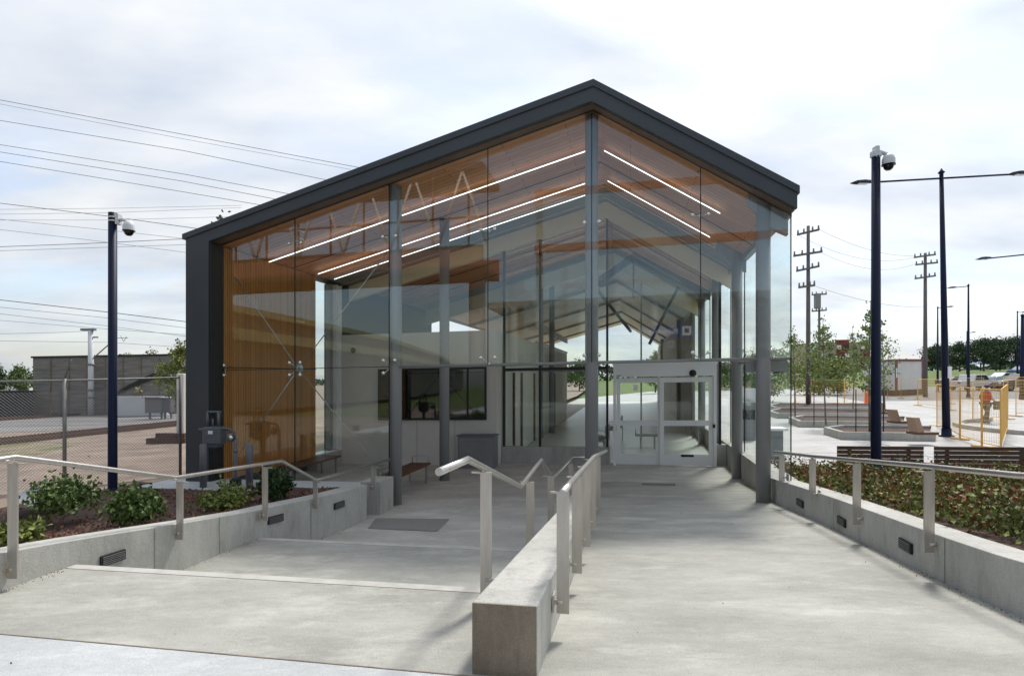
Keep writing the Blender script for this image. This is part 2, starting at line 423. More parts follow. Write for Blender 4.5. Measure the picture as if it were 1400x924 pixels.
for a, b in zip(vs[:-1], vs[1:]):
    m.face([W(-.62, a, h_ramp(a)+.006*(a > 3.2)), W(4.6, a, h_ramp(a)+.006*(a > 3.2)), W(4.6, b, h_ramp(b)+.008), W(-.62, b, h_ramp(b)+.008)])
m.face([W(-.62, 7, 0), W(-.62, 7, h_ramp(7)), W(-.62, 13.24, .008), W(-.62, 13.2, 0)])
struct('ramp', m, 'floor_concrete')
# joint lines between pours
m = MB()
m.face([W(-7, 3.085, .7535), W(5, 3.085, .7535), W(5, 3.095, .7535), W(-7, 3.095, .7535)])
struct('floor_joint', m, 'rough_concrete')
# drain grates / walk-off mats in the floor
g1 = px_poly([(503, 722), (514, 708), (615, 709), (598, 726)], 0.01)
tag(sheet(g1, .012).build('floor_hatch', 'hatch'), 'flat dark grey metal hatch set in the lower floor beside the left wall', 'hatch')
u0, h0 = at(845, 666, 13.2)
m = MB()
for k in range(14): m.sbox(.25+.05*k, .28+.05*k, 12.72, 12.86, .0, .068)
tag(m.build('drain_grate', 'grate'), 'small slotted drain grate in the floor before the sliding door', 'drain')

# ------------------------------------------------------------------ retaining walls
LW = [(-4.25, 3.2), (-4.12, 4.64), (-4.03, 5.27), (-3.71, 6.48), (-3.41, 7.73), (-2.90, 8.78), (-2.50, 9.95)]
RW = [(3.95, 1.0), (3.68, 3.0), (3.62, 4.08), (3.68, 4.72), (3.80, 5.46), (4.0, 6.6), (4.22, 8.0), (4.42, 9.66), (4.58, 10.6)]
def smooth(path, k=6):
    P = [Vector(p) for p in path]; out = []
    for i in range(len(P)-1):
        p0 = P[max(0, i-1)]; p1 = P[i]; p2 = P[i+1]; p3 = P[min(len(P)-1, i+2)]
        for j in range(k):
            t = j/k
            out.append(.5*((2*p1)+(p2-p0)*t+(2*p0-5*p1+4*p2-p3)*t*t+(3*p1-p0-3*p2+p3)*t**3))
    return out+[P[-1]]
def vof(p): return p[0]*B+p[1]*A
def wall_strip(mb, path, side, th, top, bot):
    P = smooth(path); L = []
    for i, p in enumerate(P):
        t = (P[min(i+1, len(P)-1)]-P[max(i-1, 0)]).normalized(); n = Vector((t.y, -t.x))*side
        q = p+n*th; v = vof(p)
        L.append((G(p.x, p.y, bot(v)), G(p.x, p.y, top(v)), G(q.x, q.y, top(v)), G(q.x, q.y, bot(v))))
    for a, b in zip(L[:-1], L[1:]):
        for i in range(4):
            j = (i+1) % 4; mb.face([a[i], b[i], b[j], a[j]], smooth=False)
    mb.face(L[0]); mb.face(L[-1][::-1])
    return P
def ltop(v): return 1.05-.12*(v-3.8) if v < 6.8 else .69-.038*(v-6.8)
def rtop(v): return h_ramp(v)+.40
loc = G(-3.5, 7, 0)
m = MB(); wall_strip(m, LW, -1, .28, ltop, lambda v: -.05)
lw = tag(m.build('retaining_wall', 'wall_concrete', loc=loc, bevel=.008), 'low curved concrete wall between the steps and the shrub bed', 'wall')
loc = G(4.0, 6, 0)
m = MB(); wall_strip(m, RW, 1, .30, rtop, lambda v: -.05)
rw = tag(m.build('retaining_wall', 'wall_concrete', loc=loc, bevel=.008), 'low curved concrete wall between the ramp and the red and green groundcover', 'wall')
# block at the foot of the left wall by the front column
m = MB().sbox(-4.72, -4.33, 9.55, 10.12, -.02, .60)
tag(m.build('concrete_block', 'wall_concrete', bevel=.01), 'square concrete block at the far end of the left wall, against the column', 'block')
# divider between steps and ramp
dl = [(3.13, -.87), (4.5, -.84), (6.2, -.80), (9.3, -.78)]
m = MB(); L = []
for v, ul in dl: L.append((W(ul, v, -.02), W(ul, v, h_ramp(v)+.40), W(-.50, v, h_ramp(v)+.40), W(-.50, v, -.02)))
for a, b in zip(L[:-1], L[1:]):
    for i in range(4): m.face([a[i], b[i], b[(i+1) % 4], a[(i+1) % 4]])
m.face(L[-1][::-1])
m.face(L[0])
dv = tag(m.build('divider_wall', 'wall_concrete', loc=W(-.7, 3.2, .7), bevel=.01), 'straight concrete divider wall with a rough end, between the steps and the ramp', 'wall')
MB().sbox(-.866, -.504, 3.118, 3.1285, .70, 1.146).build('wall_end', 'rough_concrete', dv)['label'] = 'rough brown pitted cut end of the wall'

def frame_at(path, x):   # point on a plan path met by the image column x, with the inward normal
    P = smooth(path, 12); k = (x-700)/F
    for a, b in zip(P[:-1], P[1:]):
        fa = a.x-k*a.y; fb = b.x-k*b.y
        if fa*fb <= 0:
            t = fa/(fa-fb+1e-12); p = a+(b-a)*t; return p, (b-a).normalized()
    return P[-1], (P[-1]-P[-2]).normalized()
def step_light(parent, p, t, side, h, w=.26, hh=.10):
    n = Vector((t.y, -t.x, 0))*side; T = Vector((t.x, t.y, 0)); c = G(p.x, p.y, h)+n*-.004
    m = MB(); o = -n*.02
    pts = [c-T*w/2, c+T*w/2, c+T*w/2+Vector((0, 0, hh)), c-T*w/2+Vector((0, 0, hh))]
    m.extr(pts, o)
    q = m.build('step_light', 'dark_trim', parent)
    m = MB()
    for k in range(5):
        z = hh*(.12+.17*k); a = c+o*1.05
        m.extr([a-T*w*.44+Vector((0, 0, z)), a+T*w*.44+Vector((0, 0, z)), a+T*w*.44+Vector((0, 0, z+hh*.07)), a-T*w*.44+Vector((0, 0, z+hh*.07))], o*.35)
    m.build('louvre', 'grate', q)
for x, y in ((153, 762), (376, 709), (463, 690)):
    p, t = frame_at(LW, x); h = EYE-(y-516)/F*p.y-SKEW*p.x
    step_light(lw, p, t, -1, h-.05)
for x, y in ((1095, 687), (1152, 712), (1240, 745)):
    p, t = frame_at(RW, x); h = EYE-(y-516)/F*p.y-SKEW*p.x
    step_light(rw, p, t, 1, h-.055, .24)
p = W(-.50, 6.1, 0)
t = Vector((B, A))
step_light(dv, p, t, -1, h_ramp(6.1)+.13)
# formwork joints in the walls
for path, xs, side, par, hi in ((LW, (211, 300, 425), -1, lw, ltop), (RW, (1292, 1140), 1, rw, rtop)):
    for x in xs:
        p, t = frame_at(path, x); v = vof(p); n = Vector((t.y, -t.x, 0))*side; c = G(p.x, p.y, 0)-n*.003; T = Vector((t.x, t.y, 0))*.004
        m = MB().face([c-T, c+T, c+T+Vector((0, 0, hi(v)-.01)), c-T+Vector((0, 0, hi(v)-.01))])
        m.build('formwork_joint', 'rough_concrete', par)

# saw-cut joints in the plaza paving
m = MB()
for k in range(12):
    v = 15+3.6*k; m.face([W(3.4, v, .0035), W(34, v, .0035), W(34, v+.03, .0035), W(3.4, v+.03, .0035)])
for k in range(8):
    u = 4.5+3.6*k; m.face([W(u, 13.8, .0065), W(u+.03, 13.8, .0065), W(u+.03, 56, .0065), W(u, 56, .0065)])
struct('paving_joints', m, 'grey_gravel')
# grit, crumbs and dry leaves blown against the walls
m = MB()
for path, side in ((LW, 1), (RW, -1)):
    P = smooth(path, 12)
    for _ in range(420):
        i = random.randrange(2, len(P)-2); p = P[i]; t = (P[i+1]-P[i-1]).normalized(); n = Vector((t.y, -t.x))*side
        q = p+n*(abs(random.gauss(0, .05))+.008)+t*random.uniform(-.05, .05); v = vof(q)
        if side == 1: h = .75 if v < 4.38 else (.30 if 5.1 < v < 6.9 else (.008 if v > 7.3 else None))
        else: h = h_ramp(v)+.008
        if h is not None: m.leaf(G(q.x, q.y, h+.004), random.uniform(.004, .012), .2)
for _ in range(55):
    u, v = random.uniform(-4.6, 2.3), random.uniform(2.2, 9.5)
    if u < -.9: h = .756 if v < 4.3 else (.306 if 5.1 < v < 6.8 else (.012 if v > 7.4 else None))
    elif u > -.45: h = (h_ramp(v) if v > 3.1 else .75)+.012
    else: h = None
    if h is not None: m.leaf(W(u, v, h), random.uniform(.005, .014), .2)
tag(m.build('grit', 'gravel'), 'dry grit and leaf crumbs lying on the concrete along the walls', 'grit', kind='stuff')

# ------------------------------------------------------------------ handrails
def post(parent, foot, top, T, N, w=.078, th=.016, cap=1):
    """flat steel post, cap arm under the rail and side bracket on the wall; T along rail, N towards the wall"""
    m = MB(); foot = Vector(foot); top = Vector(top)
    X = Vector((A, -B, 0)).normalized() if abs(N.x) > 0 else N
    N = N.normalized(); T = T.normalized()
    a = N*w/2; b = T*th/2
    m.hexa([foot-a-b, foot+a-b, foot+a+b, foot-a+b, top-a-b, top+a-b, top+a+b, top-a+b])
    o = m.build('post', 'steel_flat', parent)
    m = MB(); z = Vector((0, 0, 1))
    c = top; d = N*(-1 if cap > 0 else 1)
    m.hexa([c-a-b*1.3-z*.001, c+a-b*1.3-z*.001, c+a+b*1.3-z*.001, c-a+b*1.3-z*.001, c-a-b*1.3+z*.012, c+a-b*1.3+z*.012, c+a+b*1.3+z*.012, c-a+b*1.3+z*.012])
    e = c+d*(w*.5)
    m.hexa([e-a*1.6-b, e+a-b, e+a+b, e-a*1.6+b, e-a*1.6-b+z*.012, e+a-b+z*.012, e+a+b+z*.012, e-a*1.6+b+z*.012])
    m.build('cap_plate', 'steel_flat', o)
    return o
def bracket(po, foot, N, T, reach=.07):
    m = MB(); c = Vector(foot)+Vector((0, 0, .07)); z = Vector((0, 0, 1)); N = N.normalized(); T = T.normalized()
    m.tube([c, c+N*reach], .016, 8)
    w = c+N*reach
    m.hexa([w-T*.05-z*.055, w+T*.05-z*.055, w+T*.05-z*.055+N*.01, w-T*.05-z*.055+N*.01, w-T*.05+z*.055, w+T*.05+z*.055, w+T*.05+z*.055+N*.01, w-T*.05+z*.055+N*.01])
    for s in (-1, 1): m.tube([w+T*.03*s-N*.012, w+T*.03*s], .008, 6)
    m.build('bracket', 'steel_flat', po)
RR = .0235
def zray(x, y, X, Y): return EYE+(516-y)/F*Y
# left rail follows the wall
pts = []
for x, y in ((20, 625), (240, 653), (385, 630), (432, 656), (526, 628)):
    p, t = frame_at(LW, x)
    if x == 526: p = Vector((W(-4.38, 10.05, 0).x, W(-4.38, 10.05, 0).y))
    pts.append(Vector((p.x, p.y, EYE+(516-y)/F*p.y)))
start = Vector((-4.3, 2.6, pts[0].z-.004))
hr = thing('handrail', 'stainless handrail with side mounted flat posts along the left curved wall', 'handrail', G(-3.6, 7, .5))
full = [start]+pts
dense = []
for a, b in zip(full[:-1], full[1:]):
    for k in range(6): dense.append(a.lerp(b, k/6))
dense.append(full[-1])
for i, q in enumerate(dense[:-1]):
    if 0 < i: pass
MB().tube(full, RR, 14).build('rail', 'steel', hr)
def zrail(full, x):
    k = (x-700)/F
    for a, b in zip(full[:-1], full[1:]):
        fa = a.x-k*a.y; fb = b.x-k*b.y
        if fa*fb <= 0: return a.lerp(b, fa/(fa-fb+1e-12)), (b-a)
    return full[-1], full[-1]-full[-2]
for x, yb in ((10, 790), (241, 737), (358, 711), (428, 694), (507, 670)):
    q, t = zrail(full, x); T = Vector((t.x, t.y, 0)).normalized(); N = Vector((-T.y, T.x, 0))
    foot = Vector((q.x, q.y, EYE+(516-yb)/F*q.y)); top = Vector((q.x, q.y, q.z-.05))
    side = Vector((T.y, -T.x, 0))*.05
    po = post(hr, foot+side, top+side, T, N, .085); bracket(po, foot+side, N, T, .05)
    MB().tube([top+side*.2, Vector((q.x, q.y, q.z-.01))], .007, 6).build('rail_pin', 'steel', po)
# right rail
Rr = []
for x, y in ((1500, 657), (1400, 650), (1275, 637.5), (1177, 629), (1113, 623.5), (1062, 617.5)):
    p, t = frame_at(RW, x)
    if x == 1500: p = Vector((3.66, 3.3))
    Rr.append(Vector((p.x-.03, p.y, EYE+(516-y)/F*p.y)))
Rr = [Rr[0]+Vector((.12, -1.6, .06))]+Rr
hr2 = thing('handrail', 'stainless handrail with flat posts along the right curved wall beside the groundcover', 'handrail', G(3.8, 6, .6))
MB().tube([Rr[0], *[Vector((*p.xy, 0)) for p in []], *Rr[1:]], RR, 14).build('rail', 'steel', hr2)
for x, yb in ((1072, 658), (1114.5, 682), (1176, 717), (1276, 755)):
    q, t = zrail(Rr, x); T = Vector((t.x, t.y, 0)).normalized(); N = Vector((T.y, -T.x, 0))
    foot = Vector((q.x, q.y, EYE+(516-yb)/F*q.y)); top = Vector((q.x, q.y, q.z-.05)); side = -N*.035
    po = post(hr2, foot+side, top+side, T, N, .085, cap=1); bracket(po, foot+side, N, T, .085)
    MB().tube([top+side*.2, Vector((q.x, q.y, q.z-.01))], .007, 6).build('rail_pin', 'steel', po)
# divider rails (planes u = const)
def onu(x, y, u):     # image pixel projected onto the vertical plane u
    t = (x-700)/F; d = u/(A*t-B); return Vector((t*d, d, EYE+(516-y)/F*d))
T = Vector((B, A, 0))
us = -.90
Ds = [onu(x, y, us) for x, y in ((598, 645), (640, 628), (712, 666), (741, 628.5), (755, 656), (782, 624), (798, 624))]
print('divider stair rail', [(round(p.y, 2), round(p.z-SKEW*p.x, 2)) for p in Ds])
Ds = []
for v, h in ((3.2, 1.80), (3.75, 1.80)): pass
hr3 = thing('handrail', 'stepped stainless handrail on the step side of the concrete divider', 'handrail', W(-.9, 5, .75))
spec = [((600, 645), 1.80), ((640, 628), 1.80), ((712, 665), 1.35), ((740, 628.5), 1.35), ((755, 655), 1.02), ((783, 625), 1.02), ((800, 625), None)]
Q = []
for (x, y), h in spec:
    if h is None: Q.append(Q[-1]+Vector((A, -B, 0))*.22); continue
    Q.append(onu(x, y, -1.05))
print([(round(p.x*A-p.y*B, 2), round(p.x*B+p.y*A, 2)) for p in Q])
MB().tube(Q, RR, 14).build('rail', 'steel', hr3)
N3 = Vector((A, -B, 0))
for x, yb in ((659, 806), (721, 743), (750, 708), (778, 672)):
    q, t = zrail(Q, x); fz = EYE+(516-yb)/F*q.y
    foot = Vector((q.x, q.y, fz))
    vq = q.x*B+q.y*A; foot.z = SKEW*q.x+(.82 if vq < 4.5 else (.36 if vq < 7.0 else .06))
    top = Vector((q.x, q.y, q.z-.05)); sd = N3*.03
    po = post(hr3, foot+sd, top+sd, T, N3, .082, cap=1); bracket(po, foot+sd+Vector((0, 0, .06)), N3, T, .155)
    MB().tube([top+sd*.3, Vector((q.x, q.y, q.z-.01))], .007, 6).build('rail_pin', 'steel', po)
hr4 = thing('handrail', 'sloping stainless handrail on the ramp side of the concrete divider', 'handrail', W(-.4, 6, .5))
Rm = []
for x, y, u in ((787, 678, -.37), (800, 652, -.37), (838.6, 616, -.37)): Rm.append(onu(x, y, u))
print('ramp rail', [(round(p.x*B+p.y*A, 2), round(p.z-SKEW*p.x, 2)) for p in Rm])
Rm = [W(-.40, 3.45, 1.70), W(-.40, 3.85, 1.68), W(-.40, 6.5, 1.50), W(-.36, 8.9, 1.26)]
MB().tube(Rm, RR, 14).build('rail', 'steel', hr4)
for v in (3.75, 4.75, 5.75, 6.75, 7.75):
    hh = 1.69-.0725*(v-3.75) if v < 6.5 else 1.50-.10*(v-6.5)
    foot = W(-.43, v, h_ramp(v)+.16); top = W(-.43, v, hh-.05)
    po = post(hr4, foot, top, T, -N3, .082, cap=-1); bracket(po, foot, -N3, T, .055)

# ------------------------------------------------------------------ the station
VF, VG, VC = 9.95, 10.28, 10.43
st = thing('station_building', 'glass fronted station hall with a dark asymmetric gable frame and timber ceiling', 'building', W(-.7, 10.3, 0))
VE = 54.0
O = [(-8.66, 5.36), (-.62, 7.45), (2.61, 5.36)]        # top of fascia
I = [(-8.14, 5.20), (-.65, 7.10), (2.61, 5.02)]        # underside of fascia
# front fascia with its leg
m = MB()
m.prism([(-8.66, 5.27), (-.62, 7.35), (-.65, 7.10), (-8.14, 5.19)], VF, VF+.10)
m.prism([(-.62, 7.35), (2.61, 5.27), (2.61, 5.02), (-.65, 7.10)], VF, VF+.10)
m.prism([(-8.66, .36), (-8.66, 5.27), (-8.14, 5.19), (-8.14, .36)], VF, VF+.10)
m.build('fascia', 'fascia_metal', st)
m = MB()   # coping, 3 cm proud
m.prism([(-8.72, 5.255), (-8.72, 5.36), (-.62, 7.46), (-.62, 7.345)], VF-.03, VF+.3)
m.prism([(-.62, 7.345), (-.62, 7.46), (2.64, 5.37), (2.64, 5.25)], VF-.03, VF+.3)
m.build('roof_coping', 'fascia_metal', st)
m = MB()   # roof deck
m.prism([(-8.64, 5.25), (-.62, 7.34), (-.62, 7.24), (-8.64, 5.20)], VF+.31, VE)
m.prism([(-.62, 7.34), (2.60, 5.26), (2.60, 5.15), (-.62, 7.24)], VF+.31, VE)
m.build('roof', 'fascia_metal', st)
m = MB().sbox(-8.66, -8.50, VF+.11, 13.95, .36, 5.19); m.sbox(-8.66, -8.5, 15.25, 24, .36, 5.19)
m.sbox(-8.66, -8.5, 13.95, 15.25, .0, .42)
m.build('side_wall', 'fascia_metal', st)
m = MB().sbox(-8.138, -8.10, VF+.02, VG+.03, .36, 5.16); m.build('frame_reveal', 'dark_trim', st)
m = MB()   # bronze soffit between fascia and glass
m.prism([(-8.14, 5.185), (-.65, 7.093), (-.65, 7.123), (-8.14, 5.215)], VF+.11, VG+.02)
m.prism([(-.65, 7.093), (2.60, 5.015), (2.60, 5.045), (-.65, 7.123)], VF+.11, VG+.02)
m.build('soffit_trim', 'bronze', st)
# ceiling: timber, blue-grey strip, plywood
def ceil(name, mt, v0, v1, dz=0.):
    m = MB()
    for (u0, h0), (u1, h1) in (((-8.2, 5.20), (-.65, 7.13)), ((-.65, 7.13), (2.59, 5.05))):
        a = [W(u0, v0, h0+dz), W(u1, v0, h1+dz), W(u1, v1, h1+dz), W(u0, v1, h0+dz)]
        m.face(a, uv=[(u0*1.03, v0), (u1*1.03, v0), (u1*1.03, v1), (u0*1.03, v1)])
        b = [p+Vector((0, 0, .03)) for p in a]; m.face(b[::-1])
    return m.build(name, mt, st)
ceil('timber_ceiling', 'wood_ceiling', VG+.03, 14.45)
ceil('ceiling_strip', 'panel_blue', 14.45, 15.85)
ceil('timber_ceiling', 'wood_ceiling', 16.05, 21.3)
ceil('ceiling_strip', 'panel_blue', 21.3, 22.5)
ceil('plywood_ceiling', 'ply_ceiling', 22.75, VE)
def gable(mb, v0, v1, top, bot):   # chevron beam
    mb.prism([(-8.2, 5.20+top), (-.65, 7.13+top), (-.65, 7.13+bot), (-8.2, 5.20+bot)], v0, v1)
    mb.prism([(-.65, 7.13+top), (2.59, 5.05+top), (2.59, 5.05+bot), (-.65, 7.13+bot)], v0, v1)
    return mb
gable(MB(), 15.86, 16.04, -.005, -.44).build('gable_beam', 'beige_beam', st)
gable(MB(), 22.5, 22.74, -.005, -.55).build('gable_beam', 'beige_beam', st)
for v in (29, 36, 43, 50):
    gable(MB(), v, v+.12, -.005, -.14).build('canopy_rafter', 'grey_wood', st)
for v in (14.47, 15.4): gable(MB(), v, v+.03, -.02, -.05).build('ceiling_rail', 'fitting', st)
for v in (12.9, 18.4, 20.2): gable(MB(), v, v+.02, -.004, -.02).build('ceiling_joint', 'dark_trim', st)
# light strips
def led(u0, u1, v):
    def hc(u): return (5.20+(u+8.2)*.2556 if u < -.65 else 7.13-(u+.65)*.642)-.11
    m = MB().prism([(u0, hc(u0)), (u1, hc(u1)), (u1, hc(u1)-.016), (u0, hc(u0)-.016)], v, v+.026)
    return m.build('light_strip', 'led', st)
led(-8.05, -.78, 11.75); led(-.52, 1.70, 11.75)
led(-7.9, -.78, 13.6); led(-.52, 1.75, 13.6); led(-7.9, -.78, 14.43)
# transverse timber ties
for v, h in ((12.4, 6.35), (15.2, 6.1)):
    pass
# front glazing
J = [-8.16, -6.47, -4.49, -2.56, -.67, 1.17, 2.60]
def roofh(u): return (5.19+(u+8.14)*.2549 if u < -.65 else 7.10-(u+.65)*.638)-.012
for a, b in zip(J[:-1], J[1:]):
    e = .008
    poly = [(a+e, 2.655), (b-e, 2.655), (b-e, roofh(b-e)), (a+e, roofh(a+e))]
    if a < -.65 < b-.1: pass
    MB().prism(poly, VG, VG+.018).build('glass_pane', 'glass_front', st)
    if b < -4.4: MB().sbox(a+e, b-e, VG, VG+.018, .40, 2.64).build('glass_pane', 'glass_front', st)
for a in J[1:]:
    m = MB().sbox(a-.007, a+.007, VG-.004, VG+.022, .40 if a < -4.4 else (2.64 if a < 2.5 else .58), roofh(a)); m.build('glass_joint', 'dark_trim', st)
    if a < 2.5:
        g = MB().sbox(a+.03 if a < 0 else a-.045, a+.05 if a < 0 else a-.025, VG+.03, VG+.33, .40 if a < -4.5 else 2.66, roofh(a)-.12)
m = MB().sbox(J[0], J[2], VG-.002, VG+.02, 2.641, 2.654); m.build('glass_joint', 'dark_trim', st)
m = MB(); m.prism([(-8.14, roofh(-8.14)), (-.65, roofh(-.65)), (-.65, roofh(-.65)+.03), (-8.14, roofh(-8.14)+.03)], VG-.01, VG+.04)
m.prism([(-.65, roofh(-.65)), (2.6, roofh(2.6)), (2.6, roofh(2.6)+.03), (-.65, roofh(-.65)+.03)], VG-.01, VG+.04); m.build('head_channel', 'dark_trim', st)
# glass fins on some joints
for a in (-6.47, -4.49, -.67):
    MB().sbox(a+.02, a+.034, VG+.03, VG+.30, .42 if a < -6 else 2.68, roofh(a)-.1).build('glass_fin', 'glass_side', st)
def spider(u, h, arms, v=VG):
    m = MB(); c = W(u, v+.09, h)
    for du, dh in arms:
        p = W(u+du, v-.004, h+dh)
        m.tube([c, W(u+du*.6, v+.075, h+dh*.6), W(u+du, v+.03, h+dh)], .010, 6)
        m.lathe(p, [(.0, -.022), (.030, -.02), (.034, -.008), (.034, .004), (.012, .02), (.012, .04)], 12, ax=(B, A, 0))
    m.lathe(c, [(0, -.03), (.028, -.025), (.028, .04), (0, .045)], 10, ax=(B, A, 0))
    m.build('spider_fitting', 'fitting', st)
for a in J[1:-1]: spider(a, 5.12, ((-.13, 0), (.13, 0)))
spider(-6.47, 2.645, ((-.115, .12), (.115, .12), (-.115, -.12), (.115, -.12)))
spider(-4.49, 2.645, ((-.115, .12), (.115, .12), (-.115, -.12)))
for a in (-2.56, -.67, 1.17): spider(a, 2.66, ((-.13, .11), (.13, .11)))
spider(2.35, 2.66, ((-.05, .12),)); spider(-8.1, 2.645, ((.04, .10), (.04, -.10)))
# transom tube
MB().tube([W(-4.42, VG+.10, 2.64), W(2.62, VG+.10, 2.64)], .028, 12).build('transom_tube', 'column_paint', st)
MB().tube([W(2.45, VG+.10, 2.64), W(2.45, 16.0, 2.64)], .028, 12).build('transom_tube', 'column_paint', st)
m = MB().sbox(1.95, 2.62, 10.55, 10.62, 2.42, 2.60); m.build('transom_plate', 'column_paint', st)
# cross bracing rods behind the left glazing
for p, q in (((310, 362), (408, 504)), ((408, 504), (526, 650)), ((530, 345), (408, 504)), ((408, 504), (322, 628))):
    a = at(*p, 10.75); b = at(*q, 10.75)
    MB().tube([W(a[0], 10.75, a[1]), W(b[0], 10.75, b[1])], .011, 8).build('brace_rod', 'rod', st)
u, h = at(409, 504, 10.75); MB().lathe(W(u, 10.73, h), [(0, -.02), (.11, -.015), (.11, .015), (0, .02)], 16, ax=(B, A, 0)).build('brace_hub', 'rod', st)
# columns
for u, v, hb in ((-4.42, VC, 0), (-.68, VC, 0), (2.20, VC, .18), (-4.30, 13.04, 0), (2.39, 14.0, 0), (2.38, 17.2, 0), (2.38, 20.6, 0), (2.38, 30, 0), (-3.3, 24.6, 0), (2.38, 46, 0)):
    t = W(u, v, 0); top = (5.20+(u+8.2)*.2556 if u < -.65 else 7.13-(u+.65)*.642)-.04
    if u < -.65 and v < 11: top = roofh(u)-.02
    MB().tube([W(u, v, hb-.02), Vector((t.x, t.y, top+SKEW*t.x))], .118, 24).build('column', 'column_paint', st)
# knee joints of the right columns
for v in (10.45, 14.0):
    m = MB(); m.prism([(2.58, 5.04), (2.58, 4.70), (2.30, 4.85), (1.95, 5.28), (1.95, 5.42)], v-.07, v+.07)
    m.build('knee_plate', 'column_paint', st)
# curbs
MB().sbox(-8.15, -4.62, VG-.08, VG+.22, -.02, .40).build('glazing_curb', 'wall_concrete', st)
m = MB().sbox(2.46, 2.78, 10.55, 34, -.02, .58); m.build('glazing_curb', 'wall_concrete', st)
# right side glass wall
vj = [10.30, 12.3, 14.3, 16.2, 18.2, 20.3, 22.4, 26.4, 30.4]
for a, b in zip(vj[:-1], vj[1:]):
    MB().sbox(2.60, 2.618, a+.01, b-.01, .585, 2.63).build('glass_pane', 'glass_side', st)
    MB().sbox(2.60, 2.618, a+.01, b-.01, 2.65, 4.98).build('glass_pane', 'glass_side', st)
for a in vj[1:]: MB().sbox(2.596, 2.622, a-.006, a+.006, .585, 4.98).build('glass_joint', 'dark_trim', st)
m = MB().sbox(2.50, 2.62, VG+.03, VE, 4.98, 5.12); m.build('eave_beam', 'column_paint', st)
m = MB()
for k in range(15): m.sbox(2.44, 2.52, 24+2*k, 25.92+2*k, .02, 4.9)
m.build('wind_screen', 'grey_wood', st)
# left side: slatted timber wall, window
m = MB(); v = 10.42; k = 0
while v < 13.93:
    m.sbox(-8.20, -8.155, v, v+.032, .40, 5.17, uv=(k*.37, (k*.713) % 1)); v += .056; k += 1
m.build('slat_cladding', 'slat_wood', st)
MB().sbox(-8.26, -8.215, 10.40, 13.96, .38, 5.2).build('cladding_backing', 'rust', st)
MB().sbox(-8.19, -8.147, 10.40, 13.95, 2.70, 2.72).build('cladding_joint', 'dark_trim', st)
MB().sbox(-8.42, -8.12, 13.96, 15.3, -.02, .42).build('window_curb', 'wall_concrete', st)
w = MB().sbox(-8.44, -8.12, 14.96, 15.06, .44, 5.1).sbox(-8.44, -8.12, 15.2, 15.28, .44, 5.1).build('window_frame', 'alu', st)
MB().sbox(-8.36, -8.34, 13.98, 14.95, .44, 5.1).build('glass', 'glass_inner', w)
MB().sbox(-8.40, -8.10, 13.96, 15.28, .42, .45).build('window_sill', 'alu', st)
MB().sbox(-8.36, -8.22, 14.80, 14.955, .44, 5.1).build('window_jamb', 'panel_blue', st)
# block inside the hall
bl = MB().sbox(-8.2, -3.56, 15.3, 33, -.01, 3.70).build('inner_block', 'white_panel', st)
u0, h1 = at(520, 507, 15.3); u1, h0 = at(663, 571, 15.3)
um = at(520, 507, 15.3)[0]
w = MB().sbox(u0, u1, 15.27, 15.297, h0, h1).build('window', 'dark_glass', st)
m = MB().sbox(u0-.05, u0, 15.24, 15.295, h0-.05, h1+.05).sbox(u1, u1+.05, 15.24, 15.295, h0-.05, h1+.05).sbox(u0, u1, 15.24, 15.268, h1, h1+.05).sbox(u0, u1, 15.24, 15.268, h0-.05, h0)
m.sbox(u0+2.55, u0+2.60, 15.25, 15.268, h0, h1)
m.build('frame', 'dark_trim', w)
for x in (570, 622):
    u = at(x, 600, 15.3)[0]; MB().sbox(u-.004, u+.004, 15.296, 15.30, .0, h0-.06).build('panel_joint', 'rough_concrete', bl)
u, h = at(483, 479, 15.3); MB().lathe(W(u, 15.28, h), [(0, -.05), (.05, -.045), (.075, -.01), (.075, .02)], 16, ax=(B, A, 0)).build('speaker', 'black_rubber', bl)
u, h = at(487, 585, 15.3); MB().sbox(u-.09, u+.09, 15.275, 15.298, h-.07, h+.07).sbox(u-.06, u+.06, 15.265, 15.276, h-.045, h+.045).build('call_box', 'steel_flat', bl)
for v in (17.6, 18.9, 21.5, 22.8, 26, 27.4):
    MB().sbox(-3.558, -3.53, v, v+.9, .02, 2.5).build('door_leaf', 'white_panel', bl)
    q = MB().sbox(-3.56, -3.50, v-.14, v-.02, .02, 2.55).build('door_frame', 'rust', bl)
# white side rail above inner block
MB().sbox(-3.60, -3.52, 22, 33, 4.3, 4.55).sbox(-3.6, -3.52, 22, 33, 3.72, 3.80).build('clerestory_frame', 'truss_white', st)
# inner glass screen
VS = 15.95
MB().sbox(-3.55, -.55, VS-.06, VS+.16, -.01, .46).build('screen_curb', 'wall_concrete', st)
MB().sbox(2.22, 2.45, VS-.06, VS+.16, -.01, .55).build('screen_curb', 'wall_concrete', st)
jm = [-3.5, -2.47, -.62, 2.30]
for a, b in zip(jm[:-1], jm[1:]):
    lo = 2.68
    hb = (5.20+(b+8.2)*.2556 if b < -.65 else 7.13-(b+.65)*.642)-.36; ha = (5.20+(a+8.2)*.2556 if a < -.65 else 7.13-(a+.65)*.642)-.36
    MB().prism([(a+.03, lo), (b-.03, lo), (b-.03, hb), (a+.03, ha)], VS, VS+.018).build('glass_pane', 'glass_inner', st)
    if b < 0: MB().sbox(a+.03, b-.03, VS, VS+.018, .47, 2.58).build('glass_pane', 'glass_inner', st)
m = MB()
for a in jm:
    ha = (5.20+(a+8.2)*.2556 if a < -.65 else 7.13-(a+.65)*.642)-.37
    m.sbox(a-.03, a+.03, VS-.03, VS+.07, .46 if a < 0 else 0, ha)
m.build('screen_mullions', 'dark_trim', st)
